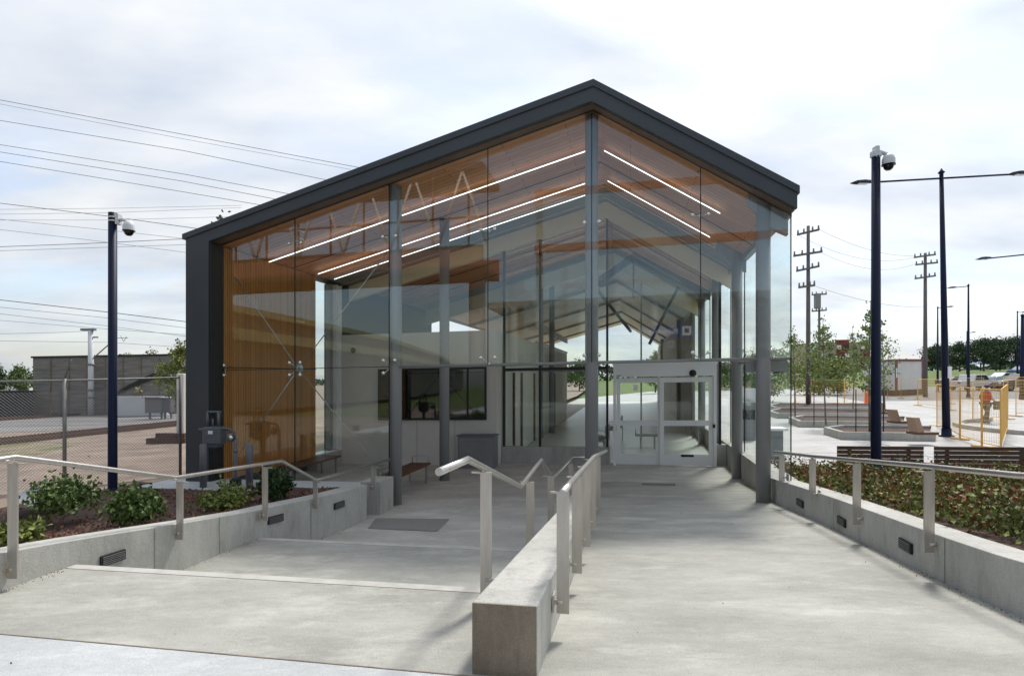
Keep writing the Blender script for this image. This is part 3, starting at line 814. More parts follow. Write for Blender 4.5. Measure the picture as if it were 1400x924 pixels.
m = MB().sbox(-3.47, -.65, VS-.04, VS+.06, 2.58, 2.66); m.build('screen_transom', 'dark_trim', st)
# sliding door
d0, d1 = -.45, 2.18; VD = 15.66
dr = MB().sbox(d0, d1, VD, VD+.18, 2.36, 2.66).sbox(d0-.02, d1+.02, VD-.03, VD+.2, 2.66, 2.74).sbox(d0, d0+.07, VD, VD+.18, .005, 2.36).sbox(d1-.08, d1, VD, VD+.18, .005, 2.36).build('sliding_door', 'alu', st, bevel=.004)
def leaf(a, b, v):
    l = MB().sbox(a, a+.10, v, v+.045, .03, 2.33).sbox(b-.10, b, v, v+.045, .03, 2.33).sbox(a+.1, b-.1, v, v+.045, 2.20, 2.33).sbox(a+.1, b-.1, v, v+.045, 1.06, 1.20).sbox(a+.1, b-.1, v, v+.045, .03, .31).build('door_leaf', 'alu', dr)
    MB().sbox(a+.1, b-.1, v+.015, v+.028, .31, 1.06).sbox(a+.1, b-.1, v+.015, v+.028, 1.2, 2.2).build('door_glass', 'glass_inner', dr)
    return l
leaf(d0+.08, .80, VD+.10); leaf(.76, d1-.09, VD+.03)
u, h = at(947, 510, VD); MB().lathe(W(u, VD-.01, h), [(0, -.07), (.06, -.06), (.09, -.03), (.09, .01)], 14, ax=(B, A, 0)).build('sensor', 'black_rubber', dr)
u, h = at(940, 623, VD); MB().sbox(u-.16, u+.16, VD+.022, VD+.03, h-.03, h+.03).build('floor_lock', 'black_rubber', dr)
u, h = at(976, 582, VD); MB().sbox(u-.03, u+.03, VD-.03, VD, h-.05, h+.04).build('door_lock', 'black_rubber', dr)
u, h = at(846, 513.5, VD); MB().sbox(u-.06, u+.06, VD-.004, VD-.001, h-.012, h+.012).build('maker_plate', 'grate', dr)
u, h = at(869, 530, VD+.1); MB().sbox(u-.06, u+.06, VD+.09, VD+.098, h-.08, h+.08).build('notice', 'sign_white', dr)
# second screen further inside
m = MB()
for a in (-3.4, -1.5, .4, 2.3):
    m.sbox(a-.03, a+.03, 22.5, 22.6, 0, 4.6 if a > 2 else 5.9)
m.sbox(-3.4, 2.3, 22.5, 22.6, 2.6, 2.7); m.build('inner_mullions', 'column_paint', st)
# dark steel portal of the far canopy
m = MB()
def chev(c, w, v0, v1, rise_l, rise_r, ul, ur, th):
    hc = c
    m.prism([(ul, hc-rise_l), (w, hc), (w, hc-th), (ul, hc-rise_l-th)], v0, v1)
    m.prism([(w, hc), (ur, hc-rise_r), (ur, hc-rise_r-th), (w, hc-th)], v0, v1)
chev(6.35, .10, 19.0, 19.2, .9, 1.35, -1.3, 2.45, .27)
m.build('steel_portal', 'fascia_metal', st)
MB().tube([W(1.5, 19.1, 5.2), W(.6, 19.3, 3.4)], .05, 8).build('portal_strut', 'fascia_metal', st)
MB().tube([W(-1.2, 19.1, 5.4), W(.0, 24, 4.2)], .06, 8).build('portal_strut', 'fascia_metal', st)
MB().tube([W(.1, 19.1, 6.2), W(.1, 19.1, 4.9)], .03, 8).build('portal_strut', 'fascia_metal', st)

# ------------------------------------------------------------------ furniture
def slat_bench(name, label, u, v, L=1.7, back=False, mt='bench_wood', along='u', group=None, h0=0.):
    b = thing(name, label, 'bench', W(u, v, h0), group)
    def bx(m, a0, a1, c0, c1, z0, z1):
        if along == 'u': m.sbox(u+a0, u+a1, v+c0, v+c1, h0+z0, h0+z1)
        else: m.sbox(u+c0, u+c1, v+a0, v+a1, h0+z0, h0+z1)
        return m
    m = MB()
    for k in range(5): bx(m, -L/2, L/2, -.24+.1*k, -.16+.1*k, .42, .46)
    m.build('seat', mt, b)
    if back:
        m = MB()
        for k in range(4): bx(m, -L/2, L/2, .25, .29, .50+.095*k, .575+.095*k)
        m.build('backrest', mt, b)
    for s in (-1, 1):
        m = MB(); a = s*(L/2-.18)
        bx(m, a-.02, a+.02, -.22, -.18, 0, .42); bx(m, a-.02, a+.02, .18, .22, 0, .42); bx(m, a-.02, a+.02, -.24, .24, .39, .42)
        if back: bx(m, a-.02, a+.02, .292, .32, .0, .86)
        m.build('leg', 'rod', b)
        m = MB()
        def P(aa, c, z): return W(u+aa, v+c, h0+z) if along == 'u' else W(u+c, v+aa, h0+z)
        a = s*(L/2-.02)
        m.tube([P(a, -.2, .46), P(a, -.2, .60), P(a, .0, .64), P(a, .2, .60), P(a, .2, .46)], .012, 6); m.build('armrest', 'rod', b)
    return b
slat_bench('bench', 'brown slatted bench before the white block, just behind the front left column', -4.78, 11.8, 1.9, along='v')
slat_bench('bench', 'dark slatted bench against the orange timber wall behind glass', -7.6, 12.6, 2.4, along='v')
slat_bench('bench', 'grey wooden seat with backrest beyond the inner glass screen', -1.0, 18.3, 1.4, True, 'grey_wood', 'v')
slat_bench('bench', 'grey wooden seat further inside the hall behind the first one', -.6, 22.0, 1.4, True, 'grey_wood', 'v')
slat_bench('bench', 'small slatted bench seen through the left leaf of the sliding door', .55, 19.4, .8, False, 'grey_wood', 'u')
gb = 'slat backed benches facing the plaza behind the groundcover'
def plaza_bench(label, x0, x1):
    V = 13.15; u0 = at(x0, 612, V)[0]; u1 = at(x1, 612, V)[0]; u = (u0+u1)/2; L = u1-u0
    b = thing('park_bench', label, 'bench', W(u, V+.25, 0), gb)
    m = MB()
    for k in range(5): m.sbox(u0, u1, V, V+.04, .44+.085*k, .515+.085*k)
    m.build('backrest', 'bench_dark', b)
    m = MB()
    for k in range(5): m.sbox(u0, u1, V+.08+.1*k, V+.16+.1*k, .42, .46)
    m.build('seat', 'bench_dark', b)
    for a in (u0+.25, u1-.25):
        MB().sbox(a-.03, a+.03, V+.041, V+.58, 0, .05).sbox(a-.03, a+.03, V+.2, V+.3, .05, .42).sbox(a-.03, a+.03, V+.041, V+.09, .3, .84).build('leg', 'bollard_grey', b)
plaza_bench('dark slatted bench back directly behind the right camera pole', 1145, 1263)
plaza_bench('dark slatted bench back at the right edge of the photo beside the groundcover', 1278, 1420)
# louvred cabinet
cb = thing('louvred_cabinet', 'grey louvred metal cabinet standing against the white block', 'cabinet', W(-3.9, 15.0, 0))
u0, _ = at(627, 640, 14.9); u1, _ = at(677, 640, 14.9)
MB().sbox(u0, u1, 14.82, 15.24, .0, .86).build('cabinet_body', 'louvre', cb, bevel=.006)
m = MB()
for k in range(13): m.hexa([W(u0+.05, 14.80, .08+.055*k), W(u1-.05, 14.80, .08+.055*k), W(u1-.05, 14.819, .08+.055*k), W(u0+.05, 14.819, .08+.055*k), W(u0+.05, 14.812, .115+.055*k), W(u1-.05, 14.812, .115+.055*k), W(u1-.05, 14.819, .12+.055*k), W(u0+.05, 14.819, .12+.055*k)])
m.build('louvre_blades', 'panel_blue', cb)
MB().sbox(u0-.03, u1+.03, 14.78, 15.25, .862, .89).build('cabinet_top', 'bollard_grey', cb)
# small white table by the side wall outside
tb = thing('kiosk_counter', 'white topped grey counter outside the right glass wall', 'counter', W(4.0, 17.4, 0))
MB().sbox(3.7, 4.25, 17.1, 17.8, .80, .86).build('counter_top', 'sign_white', tb)
MB().sbox(3.8, 4.15, 17.2, 17.7, .0, .80).build('counter_body', 'louvre', tb)
tv = thing('ticket_machine', 'pale grey ticket machine standing outside beyond the right columns', 'ticket machine', far(1017, 21, 0))
p = far(1019, 21, 0); MB().box(p, .62, .5, 1.35, -.2).build('machine_body', 'louvre', tv, bevel=.02)
MB().box(p+Vector((0, -.3, .75)), .40, .1, .34, -.2).build('screen', 'cam_dome', tv)
MB().box(p+Vector((0, 0, 1.36)), .7, .12, .5, -.2).build('header_sign', 'sign_white', tv)

# ------------------------------------------------------------------ left planting, pad, meter
def lbed(x, y):
    v = x*B+y*A; u = x*A-y*B
    uw = -4.95-.28 if v < 7 else -4.95-.28+.17*(v-7)
    k = max(0., min(1., (uw-u)/2.4))
    t = ltop(max(3., min(10, v)))-.07
    return t*(1-k)+.43*k
m = MB(); n = 22
def lb(i, j):
    v = -2+12.15*j/n; pass
    # outer side of the wall in plan
    return v
grid = []
S = smooth(LW, 8)
S = [Vector((-4.6, -1.5)), Vector((-4.5, .5)), Vector((-4.35, 2.0))]+S
for i, p in enumerate(S):
    t = (S[min(i+1, len(S)-1)]-S[max(i-1, 0)]).normalized(); nrm = Vector((-t.y, t.x))
    row = []
    for k in range(13):
        q = p+nrm*(.2+k*.42)
        h = lbed(q.x, q.y)+random.uniform(-.015, .02)
        row.append(G(q.x, q.y, h))
    grid.append(row)
for a, b in zip(grid[:-1], grid[1:]):
    for k in range(12): m.face([a[k], a[k+1], b[k+1], b[k]])
struct('planting_bed', m, 'soil')
m = MB()
for _ in range(9000):
    r = random.choice(grid[3:-2]); i = grid.index(r); j = random.randrange(0, 11)
    a, b, c = grid[i][j], grid[i][j+1], grid[i+1][j]
    s, t = random.random(), random.random()
    p = a+(b-a)*s+(c-a)*t+Vector((0, 0, random.uniform(0, .03)))
    if (p.x*B+p.y*A) > 9.2: continue
    m.leaf(p, random.uniform(.015, .04), .6)
tag(m.build('bark_mulch', 'mulch'), 'reddish brown bark mulch covering the left shrub bed', 'mulch', kind='stuff')
# concrete pad along the glass
m = MB().sbox(-9.2, -4.75, 9.25, VF+.32, .30, .455)
struct('concrete_pad', m, 'landing_concrete', bevel=.01)
for k, (x, lab) in enumerate(((278, 'left grey steel bollard guarding the gas meter'), (341, 'right grey steel bollard guarding the gas meter, before the timber wall'))):
    u, _ = at(x, 600, 9.4); u2, h = at(x, 607, 9.4)
    m = MB().lathe(W(u, 9.4, .45), [(0, 0), (.062, 0), (.062, h-.45-.01), (.055, h-.45), (0, h-.45)], 20)
    tag(m.build('bollard', 'bollard_grey', loc=W(u, 9.4, .45)), lab, 'bollard', 'bollards at the gas meter')
um, _ = at(293, 600, 9.6)
gm = thing('gas_meter', 'grey gas meter with regulator and elbowed pipes on the pad', 'gas meter', W(um, 9.6, .45))
def gp(x, y, v=9.6): u, h = at(x, y, v); return W(u, v, h)
p = gp(293, 612)
m = MB(); u0, h1 = at(281, 583, 9.6); u1, h0 = at(305, 611, 9.6)
m.sbox(u0, u1, 9.5, 9.72, h0+.05, h1); m.prism([(u0+.02, h0+.06), (u1-.02, h0+.06), (u1-.09, h0-.01), (u0+.09, h0-.01)], 9.52, 9.70)
m.build('meter_body', 'meter_grey', gm, bevel=.03)
u, h = at(288, 591, 9.5); MB().sbox(u-.045, u+.045, 9.485, 9.5, h-.03, h+.03).build('dial', 'sign_white', gm)
m = MB().tube([gp(272, 587), gp(297, 587), gp(313, 586), gp(320, 590), gp(321, 600)], .025, 10); m.build('pipe', 'meter_grey', gm)
m = MB().tube([gp(284, 563), gp(302, 563)], .022, 10).tube([gp(284, 563), gp(284, 584)], .024, 10).tube([gp(299, 563), gp(299, 584)], .03, 10).tube([gp(291, 572), gp(291, 585)], .018, 10); m.build('pipe', 'meter_grey', gm)
m = MB().tube([gp(322, 600), gp(322, 650), gp(322, 664)], .03, 12); m.lathe(gp(322, 642), [(.03, 0), (.055, .01), (.055, .06), (.03, .07)], 12); m.lathe(gp(322, 618), [(.03, 0), (.045, .01), (.045, .03), (.03, .04)], 12); m.build('riser_pipe', 'meter_grey', gm)
m = MB().lathe(gp(315, 598), [(0, -.06), (.06, -.05), (.085, -.02), (.085, 0), (.05, .03), (0, .05)], 18, ax=(-B, -A, 0)); m.build('regulator', 'galv', gm)
MB().lathe(gp(318, 598), [(0, .0), (.04, .02), (.04, .07), (0, .08)], 14, ax=(-B, -A, 0)).build('regulator_cap', 'fitting', gm)
c = gp(322, 664); MB().box(c-Vector((0, 0, .02)), .16, .14, .14).build('pipe_foot', 'black_rubber', gm)

# ------------------------------------------------------------------ foliage
def shrub(label, x, y, d, w, hgt, n, mt='leaf_a', size=.045, dens=1., group=None, name='shrub'):
    c = ray(x, y, d); o = thing(name, label, 'shrub', c, group)
    m = MB(); ml = MB(); tips = []
    for _ in range(34):
        a = random.uniform(0, 6.28); r = w*.5*math.sqrt(random.random()); z = hgt*random.uniform(.45, 1)*(1-.45*(r/(w*.5))**2)
        tip = c+Vector((math.cos(a)*r, math.sin(a)*r, z)); mid = c.lerp(tip, .5)+Vector((random.uniform(-.04, .04), random.uniform(-.04, .04), .06*hgt))
        m.tube([c, mid, tip], .008, 4, .003); tips += [(mid, .5), (tip, 1), (mid.lerp(tip, .5), .8)]
    for _ in range(n):
        p, s = random.choice(tips); sp = w*.11
        ml.leaf(p+Vector((random.gauss(0, sp), random.gauss(0, sp), random.gauss(0, sp*.8))), size)
    m.build('stems', 'bark', o); ml.build('foliage', mt, o)
    return o
shrub('wide loose green shrub nearest the fence post, left in the mulch bed', 88, 699, 8.2, .85, .50, 1500, 'leaf_a', .05)
shrub('dense green shrub right of the left camera pole', 190, 714, 7.7, .68, .50, 1700, 'leaf_a', .05)
shrub('low spreading green shrub under the gas meter', 300, 696, 8.4, .62, .26, 1000, 'leaf_b', .045)
shrub('small upright leafy shrub in front of the right bollard', 318, 690, 8.8, .6, .36, 350, 'leaf_b', .05)
shrub('rounded dark green shrub beside the second rail post', 377, 683, 9.0, .46, .56, 2800, 'leaf_dk', .045)
shrub('little yellow green plant at the left photo edge behind the wall', 20, 745, 5.9, .5, .24, 700, 'leaf_b', .05)
# right groundcover
def rbed(u, v): return 1.02-.082*(v-4.8)-.015*(u-2.9)
m = MB(); grid = []
S = smooth(RW, 4)
S = [p for p in S]+[Vector(W(2.55, 11.6, 0).xy), Vector(W(2.6, 12.9, 0).xy)]
for p in S:
    u = p.x*A-p.y*B+.2; v = p.x*B+p.y*A
    grid.append([(u+k*.8*(1+.06*k), v) for k in range(14)])
for a, b in zip(grid[:-1], grid[1:]):
    for k in range(13): m.face([W(*q, rbed(*q)-.04) for q in (a[k], a[k+1], b[k+1], b[k])])
struct('soil_bed', m, 'soil')
m = MB().sbox(5.2, 24, 13.0, 13.12, -.02, .10); tag(m.build('bed_curb', 'wall_concrete'), 'low concrete curb behind the groundcover in front of the bench backs', 'curb')
mg, mr, md = MB(), MB(), MB()
wallu = lambda v: 2.72+.30 if v < 6 else 2.62+.30-.05*(v-6)
for _ in range(6200):   # small clumps
    v = 3.2+9.7*random.random()**.8; u = wallu(v)+.12+random.random()**1.1*(5.5+v*.55)
    h = rbed(u, v)
    c = W(u, v, h); rr = random.random()
    patch = math.sin(u*1.9+v*.7)+math.sin(v*2.3-u*.8)
    hh = .20+.07*math.sin(u*3.1)*math.sin(v*2.7)
    mm = mr if rr < .34+.13*patch else (md if rr < .58 else mg)
    for _ in range(14):
        mm.leaf(c+Vector((random.gauss(0, .075), random.gauss(0, .075), abs(random.gauss(0, 1))*hh*.6)), .042)
for mm, mt, lab in ((mg, 'leaf_b', 'light green leaves of the groundcover behind the right wall'), (md, 'leaf_o', 'olive green leaves of the groundcover behind the right wall'), (mr, 'leaf_red', 'red brown leaves mixed through the groundcover behind the right wall')):
    tag(mm.build('ground_cover', mt), lab, 'groundcover', kind='stuff')

def tree(label, base, H, trunk_r, crown, n, mt, size, limbs=10, group=None, cat='tree', name='tree', lo=.3, cone=False, bark='bark'):
    o = thing(name, label, cat, base, group); m = MB(); ml = MB(); tips = []
    top = base+Vector((random.uniform(-.03, .03)*H, random.uniform(-.03, .03)*H, H*.93))
    m.tube([base, base.lerp(top, .4)+Vector((random.uniform(-.02, .02)*H, 0, 0)), top], trunk_r, 7, trunk_r*.2)
    for k in range(limbs):
        f = lo+(1-lo)*(k+.5)/limbs; s = base.lerp(top, f*.92); a = k*2.4+random.uniform(-.4, .4)
        if cone: ext = crown*(1-f)*1.25+.08*crown
        else: ext = crown*math.sin(math.pi*min(1, max(.12, (f-lo)/(1-lo)*.85+.14)))*random.uniform(.65, 1.1)
        e = s+Vector((math.cos(a)*ext, math.sin(a)*ext, ext*(.05 if cone else random.uniform(.25, .7))))
        m.tube([s, s.lerp(e, .5)+Vector((0, 0, ext*.1)), e], trunk_r*.4, 5, trunk_r*.12)
        for q in (.45, .7, .9, 1): tips.append((s.lerp(e, q), ext))
    tips.append((top, crown*.35))
    for _ in range(n):
        p, ex = random.choice(tips); sp = max(.15*crown, ex*.24)
        ml.leaf(p+Vector((random.gauss(0, sp), random.gauss(0, sp), random.gauss(0, sp*.75))), size)
    m.build('trunk', bark, o); ml.build('crown', mt, o)
    return o
# ------------------------------------------------------------------ camera poles
def dome(parent, p, s=1., side=1, k=1.):
    d = Vector((side, -.35, 0)).normalized()*k
    m = MB().tube([p, p+d*.16*s+Vector((0, 0, .0)), p+d*.30*s-Vector((0, 0, .06*s))], .035*s, 10); m.box(p+Vector((.0, 0, -.09*s))+d*.03, .06*s, .12*s, .2*s)
    a = m.build('camera_arm', 'cam_white', parent)
    c = p+d*.31*s-Vector((0, 0, .24*s))
    h = MB().lathe(c, [(.105*s, 0), (.105*s, .10*s), (.085*s, .16*s), (.04*s, .2*s), (0, .2*s)], 20).build('camera_housing', 'cam_white', parent)
    MB().lathe(c, [(0, -.095*s), (.04*s, -.088*s), (.07*s, -.06*s), (.085*s, -.02*s), (.088*s, 0), (.112*s, .0), (.112*s, .012*s)], 20).build('camera_dome', 'cam_dome', h)
p = ray(154, 674, 10.8)
cp = thing('camera_pole', 'tall navy pole with a dome camera, standing in the left shrub bed by the fence', 'camera pole', p)
top = ray(155, 291, 10.8)
MB().lathe(p, [(.15, 0), (.15, .02), (.082, .03), (.079, .12), (.072, top.z-p.z), (0, top.z-p.z+.015)], 20).build('pole', 'navy', cp)
MB().lathe(top-Vector((0, 0, .10)), [(.075, 0), (.085, .0), (.085, .02), (.075, .02)], 16).lathe(top-Vector((0, 0, .17)), [(.075, 0), (.085, .0), (.085, .02), (.075, .02)], 16).build('strap', 'fitting', cp)
dome(cp, top+Vector((.075, 0, -.14)), .95, 1)
p = ray(1197.5, 640, 10.8)
cp = thing('camera_pole', 'tall navy pole with a white dome camera, standing behind the right groundcover', 'camera pole', p)
top = ray(1196, 214, 10.8)
MB().lathe(p, [(.17, 0), (.17, .02), (.095, .03), (.09, .12), (.073, top.z-p.z), (0, top.z-p.z+.01)], 20).build('pole', 'navy', cp)
MB().box(top+Vector((.02, 0, -.02)), .16, .14, .12).build('camera_bracket', 'cam_white', cp, bevel=.02)
dome(cp, top+Vector((.0, 0, .06)), 1.05, 1, .68)

# ------------------------------------------------------------------ chain link fence
fc = thing('chain_link_fence', 'galvanised chain link fence with round posts along the gravel yard', 'fence', G(-8.2, 11.8, .4))
FP = [(-12.6, 9.0), (-8.75, 11.3), (-7.28, 12.68)]
ZT = {0: 2.28, 1: 2.34, 2: 2.40}
def fpt(s):   # s from 0..2 along the posts
    i = min(1, int(s)); t = s-i
    a = Vector(FP[i]); b = Vector(FP[i+1]); p = a.lerp(b, t)
    return p, ZT[i]+(ZT[i+1]-ZT[i])*t
for i, (x, y) in enumerate(FP):
    b = G(x, y, .36); t = Vector((x, y, ZT[i]+.04))
    MB().tube([b, t], .033 if i < 2 else .03, 12).build('post', 'galv' if i < 2 else 'bollard_grey', fc)
    if i == 1: MB().tube([t, t+Vector((.17, -.05, .36))], .012, 6).build('barb_arm', 'bollard_grey', fc)
m = MB(); m.tube([Vector((*fpt(0)[0], fpt(0)[1])), Vector((*fpt(1)[0], fpt(1)[1])), Vector((*fpt(2)[0], fpt(2)[1]))], .021, 10); m.build('top_rail', 'galv', fc)
m = MB()
for i in range(2):
    a = Vector(FP[i]); b = Vector(FP[i+1]); L = (b-a).length; Hh = 1.86; st_ = .058
    nn = int((L+Hh)/st_)
    for k in range(nn):
        for sgn in (1, -1):
            s0 = k*st_-Hh; s1 = k*st_
            q0, q1 = max(0, s0), min(L, s1)
            if q1 <= q0: continue
            z0 = (q0-s0); z1 = (q1-s0)
            if sgn < 0: z0, z1 = Hh-z0, Hh-z1
            p0 = a.lerp(b, q0/L); p1 = a.lerp(b, q1/L)
            zb0 = SKEW*p0.x+.42; zb1 = SKEW*p1.x+.42
            P0 = Vector((p0.x, p0.y, z0+zb0)); P1 = Vector((p1.x, p1.y, z1+zb1))
            m.tube([P0, P1], .0036, 3, cap=False)
m.build('chain_mesh', 'bollard_grey', fc)
m = MB(); c = ray(190, 533, 12.15)
for _ in range(60): m.leaf(c+Vector((random.gauss(0, .03), random.gauss(0, .03), random.gauss(0, .03))), .05)
tag(m.build('rag', 'cream', loc=c), 'small cream rag caught on the top rail of the wire fence', 'rag')

# ------------------------------------------------------------------ left background
d = 38.5
def flat_building(name, label, x0, x1, d0, d1, h0, h1, mt, depth=8, cat='building'):
    a = far(x0, d0, h0); b = far(x1, d1, h0); n = Vector((-(b-a).y, (b-a).x, 0)).normalized()*depth
    o = thing(name, label, cat, (a+b)/2)
    z = Vector((0, 0, h1-h0))
    MB().hexa([a, b, b+n, a+n, a+z, b+z, b+n+z, a+n+z]).build('wall', mt, o)
    e = Vector((0, 0, .12)); q = (b-a).normalized()*.08; r = n.normalized()*.08
    MB().hexa([a+z-q-r, b+z+q-r, b+n+z+q+r, a+n+z-q+r, a+z-q-r+e, b+z+q-r+e, b+n+z+q+r+e, a+n+z-q+r+e]).build('roof', 'dark_trim', o)
    return o, a, b, n
o, a, b, n = flat_building('brick_shed', 'long low grey brick building beyond the tracks on the left', 45, 242, 38.5, 38.5, .2, 4.25, 'brick_grey')
m = MB()
for k in range(1, 8):
    p = a.lerp(b, k/8)
    m.box(p-Vector((0, .03, 0)), .05, .06, 4.0)
m.build('wall_joint', 'rough_concrete', o)
m = MB()
pp = [(150, 545), (178, 530), (205, 520), (215, 516), (226, 520), (242, 522), (242, 518), (226, 514), (214, 509), (200, 514), (176, 526), (150, 541)]
m.extr([ray(x, y, 38.4) for x, y in pp], (0, -.03, 0)); m.build('pipe_run', 'dark_trim', o)
m = MB().hexa([far(0, 37, .2)+Vector((-6, 0, 0)), far(46, 37, .2), far(46, 39, .2), far(0, 39, .2)+Vector((-6, 0, 0)), far(0, 37, 2.1)+Vector((-6, 0, 0)), far(46, 37, 2.1), far(46, 39, 2.1), far(0, 39, 2.1)+Vector((-6, 0, 0))])
tag(m.build('freight_container', 'black_rubber', loc=far(20, 38, .2)), 'low black steel container left of the grey brick building', 'container')
m = MB(); c = far(226, 36, .4)
m.box(c+Vector((-1.6, 0, 0)), 3.4, .5, 1.2); tag(m.build('white_barrier', 'mast_white', loc=c), 'long white low barrier at the foot of the grey brick building', 'barrier')
for x, y0, y1, w, lab, mt in ((213, 541, 565, .95, 'grey track side relay box on legs, left of the smaller one', 'galv'), (230, 538, 566, .5, 'dark track side signal box with a pale plate', 'bollard_grey')):
    dd = 33; c = far(x, dd, .4); o = thing('relay_box', lab, 'relay box', c)
    MB().box(c+Vector((0, 0, .35)), w, .5, .85).build('box_body', mt, o, bevel=.02)
    for s in (-1, 1): MB().box(c+Vector((s*w*.35, 0, 0)), .08, .08, .36).build('leg', 'galv', o)
    MB().box(c+Vector((0, -.1, 1.2)), w*1.15, .6, .05).build('lid', 'sign_white' if w < .6 else 'galv', o)
# rails
for n_, pp, dd in ((0, ((-60, 578), (245, 557)), .38), (1, ((-60, 612), (160, 589)), .38)):
    a, b = px_poly(pp, .45)
    a = Vector(a); b = Vector(b); q = (b-a).normalized(); nn = Vector((-q.y, q.x))
    b = b+q*6; a = a-q*10
    for s in (0, 1.435):
        A0 = a+nn*s; B0 = b+nn*s
        m = MB(); hw = nn*.04
        m.hexa([G(*(A0-hw), .39), G(*(B0-hw), .39), G(*(B0+hw), .39), G(*(A0+hw), .39), G(*(A0-hw), .53), G(*(B0-hw), .53), G(*(B0+hw), .53), G(*(A0+hw), .53)])
        tag(m.build('rail', 'rust', loc=G(*A0, .4)), ['near', 'far'][s > 0]+' rusty rail of the '+['track beyond the pale road', 'track nearest the fence'][n_], 'rail', 'rusty rails on the left')
c = far(228, 19.5, .38); o = MB()
for k in range(3): o.box(c+Vector((k*.03, k*.2, .0+.0*k)), 1.3, .17, .18, .03*k)
o.box(c+Vector((.1, .1, .18)), 1.0, .18, .16, -.05)
tag(o.build('timber_sleepers', 'rust', loc=c), 'small pile of dark timber sleepers behind the corner post', 'timber pile')
m = MB().box(far(249, 20, .38), .24, .3, 2.35); tag(m.build('utility_cabinet', 'trailer_white', loc=far(249, 20, .38), bevel=.03), 'tall narrow beige cabinet between the fence corner and the dark frame', 'cabinet')
# catenary mast
c = far(124.5, 38, .4); o = thing('catenary_mast', 'white tubular catenary mast with bracket arm before the brick building', 'mast', c)
tp = ray(124, 452, 38)
MB().tube([c, Vector((tp.x, tp.y, tp.z))], .19, 14, .15).build('pole', 'mast_white', o)
MB().box(tp-Vector((.15, 0, .0)), .9, .25, .14).build('mast_head', 'galv', o)
MB().tube([ray(127, 490, 38), ray(152, 468, 38)], .04, 8).tube([ray(127, 461, 38), ray(134, 461, 38)], .05, 8).build('bracket_arm', 'galv', o)
for z in (535, 545, 500): MB().lathe(ray(124.5, z, 38), [(.17, 0), (.22, .02), (.22, .14), (.17, .16)], 12).build('clamp', 'galv', o)
c = ray(165, 458, 38); o = thing('wire_insulators', 'cluster of small insulators hanging on the wires right of the navy camera pole', 'insulators', c)
MB().tube([ray(152, 462, 38), ray(175, 462, 38)], .02, 6).tube([ray(165, 459, 38), ray(169, 467, 38), ray(173, 460, 38)], .02, 6).build('hanger', 'wire_pale', o)
# overhead lines
wl = [((0, 137), (250, 184), (500, 231), 40), ((0, 142.5), (250, 190), (480, 232), 40), ((0, 165), (250, 206), (450, 247), 41), ((0, 198), (250, 238), (420, 270), 42), ((0, 208), (250, 248), (400, 277), 42),
      ((0, 221), (200, 254), (360, 281), 42), ((0, 278), (150, 296), (330, 321), 36), ((0, 286.5), (150, 285), (330, 281), 45), ((0, 293), (150, 291), (330, 284), 45), ((0, 301), (150, 301), (330, 296), 45),
      ((0, 300), (150, 315), (330, 335), 37), ((0, 314), (120, 328), (330, 355), 37), ((0, 337.5), (120, 333), (330, 323), 36), ((0, 343), (150, 338), (330, 332), 36), ((0, 410), (150, 427), (330, 449), 30),
      ((0, 420), (150, 435), (330, 458), 34), ((0, 429), (150, 446), (330, 470), 34), ((0, 438), (150, 450), (330, 463), 38), ((-60, 457), (60, 455), (124, 452), 38), ((0, 466), (150, 468), (330, 480), 38)]
for i, (a, b, c, dd) in enumerate(wl):
    A0, B0, C0 = ray(*a, dd), ray(*b, dd), ray(*c, dd)
    if a[0] == 0: A0 = A0+(A0-B0).normalized()*14
    P = [A0]
    for k in range(1, 9): 
        t = k/8; P.append(A0*(1-t)*(1-2*t)+B0*4*t*(1-t)+C0*t*(2*t-1)) if a[0] != 0 else P.append(A0.lerp(C0, t) if False else (A0.lerp(B0, t)))
    if a[0] == 0: P.append(C0)
    strong = i in (0, 2, 3, 4, 5, 6, 12, 14)
    tag(MB().tube(P, .017 if strong else .012, 4, cap=False).build('overhead_wire', 'wire' if strong else 'wire_pale', loc=B0), ['Dark', 'Pale'][not strong].lower()+' thin overhead wire crossing the sky left of the station', 'wire', ['dark overhead wires in the left sky', 'pale overhead wires in the left sky'][not strong])
# left trees
tree('dark spruce at the far left edge beyond the tracks', far(-6, 60, .4), 4.4, .15, 1.6, 2600, 'leaf_c', .16, 14, cone=True, lo=.08)
gl = 'small trees beyond the grey brick building'
for x, hh, mt, lab in ((138, 4.2, 'leaf_c', 'dark little tree tops left of the navy pole behind the brick roof'), (170, 4.6, 'leaf_b', 'light green tree top just right of the navy pole behind the brick roof'), (205, 4.9, 'leaf_b', 'light green round tree top behind the right end of the brick roof'), (60, 3.6, 'leaf_a', 'low green tree in the gap left of the brick building'), (28, 3.5, 'leaf_a', 'low green tree between the spruce and the brick building')):
    tree(lab, far(x, 62, .4), hh+.9, .12, 1.5, 1500, mt, .16, 9, gl)
tree('leafy green tree poking out left of the dark station frame', far(247, 30, .4), 4.4, .1, 1.0, 2400, 'leaf_b', .11, 14, lo=.2)
tree('tall conifer whose tip shows above the left roof edge', far(305, 46, .4), 15.9, .25, 2.2, 3000, 'leaf_c', .2, 22, cone=True, lo=.1)
hz = far(70, 90, .4); flat_building('distant_house', 'small pale distant house left of the brick building', 10, 40, 100, 100, .4, 3.2, 'trailer_white', 6, 'house')

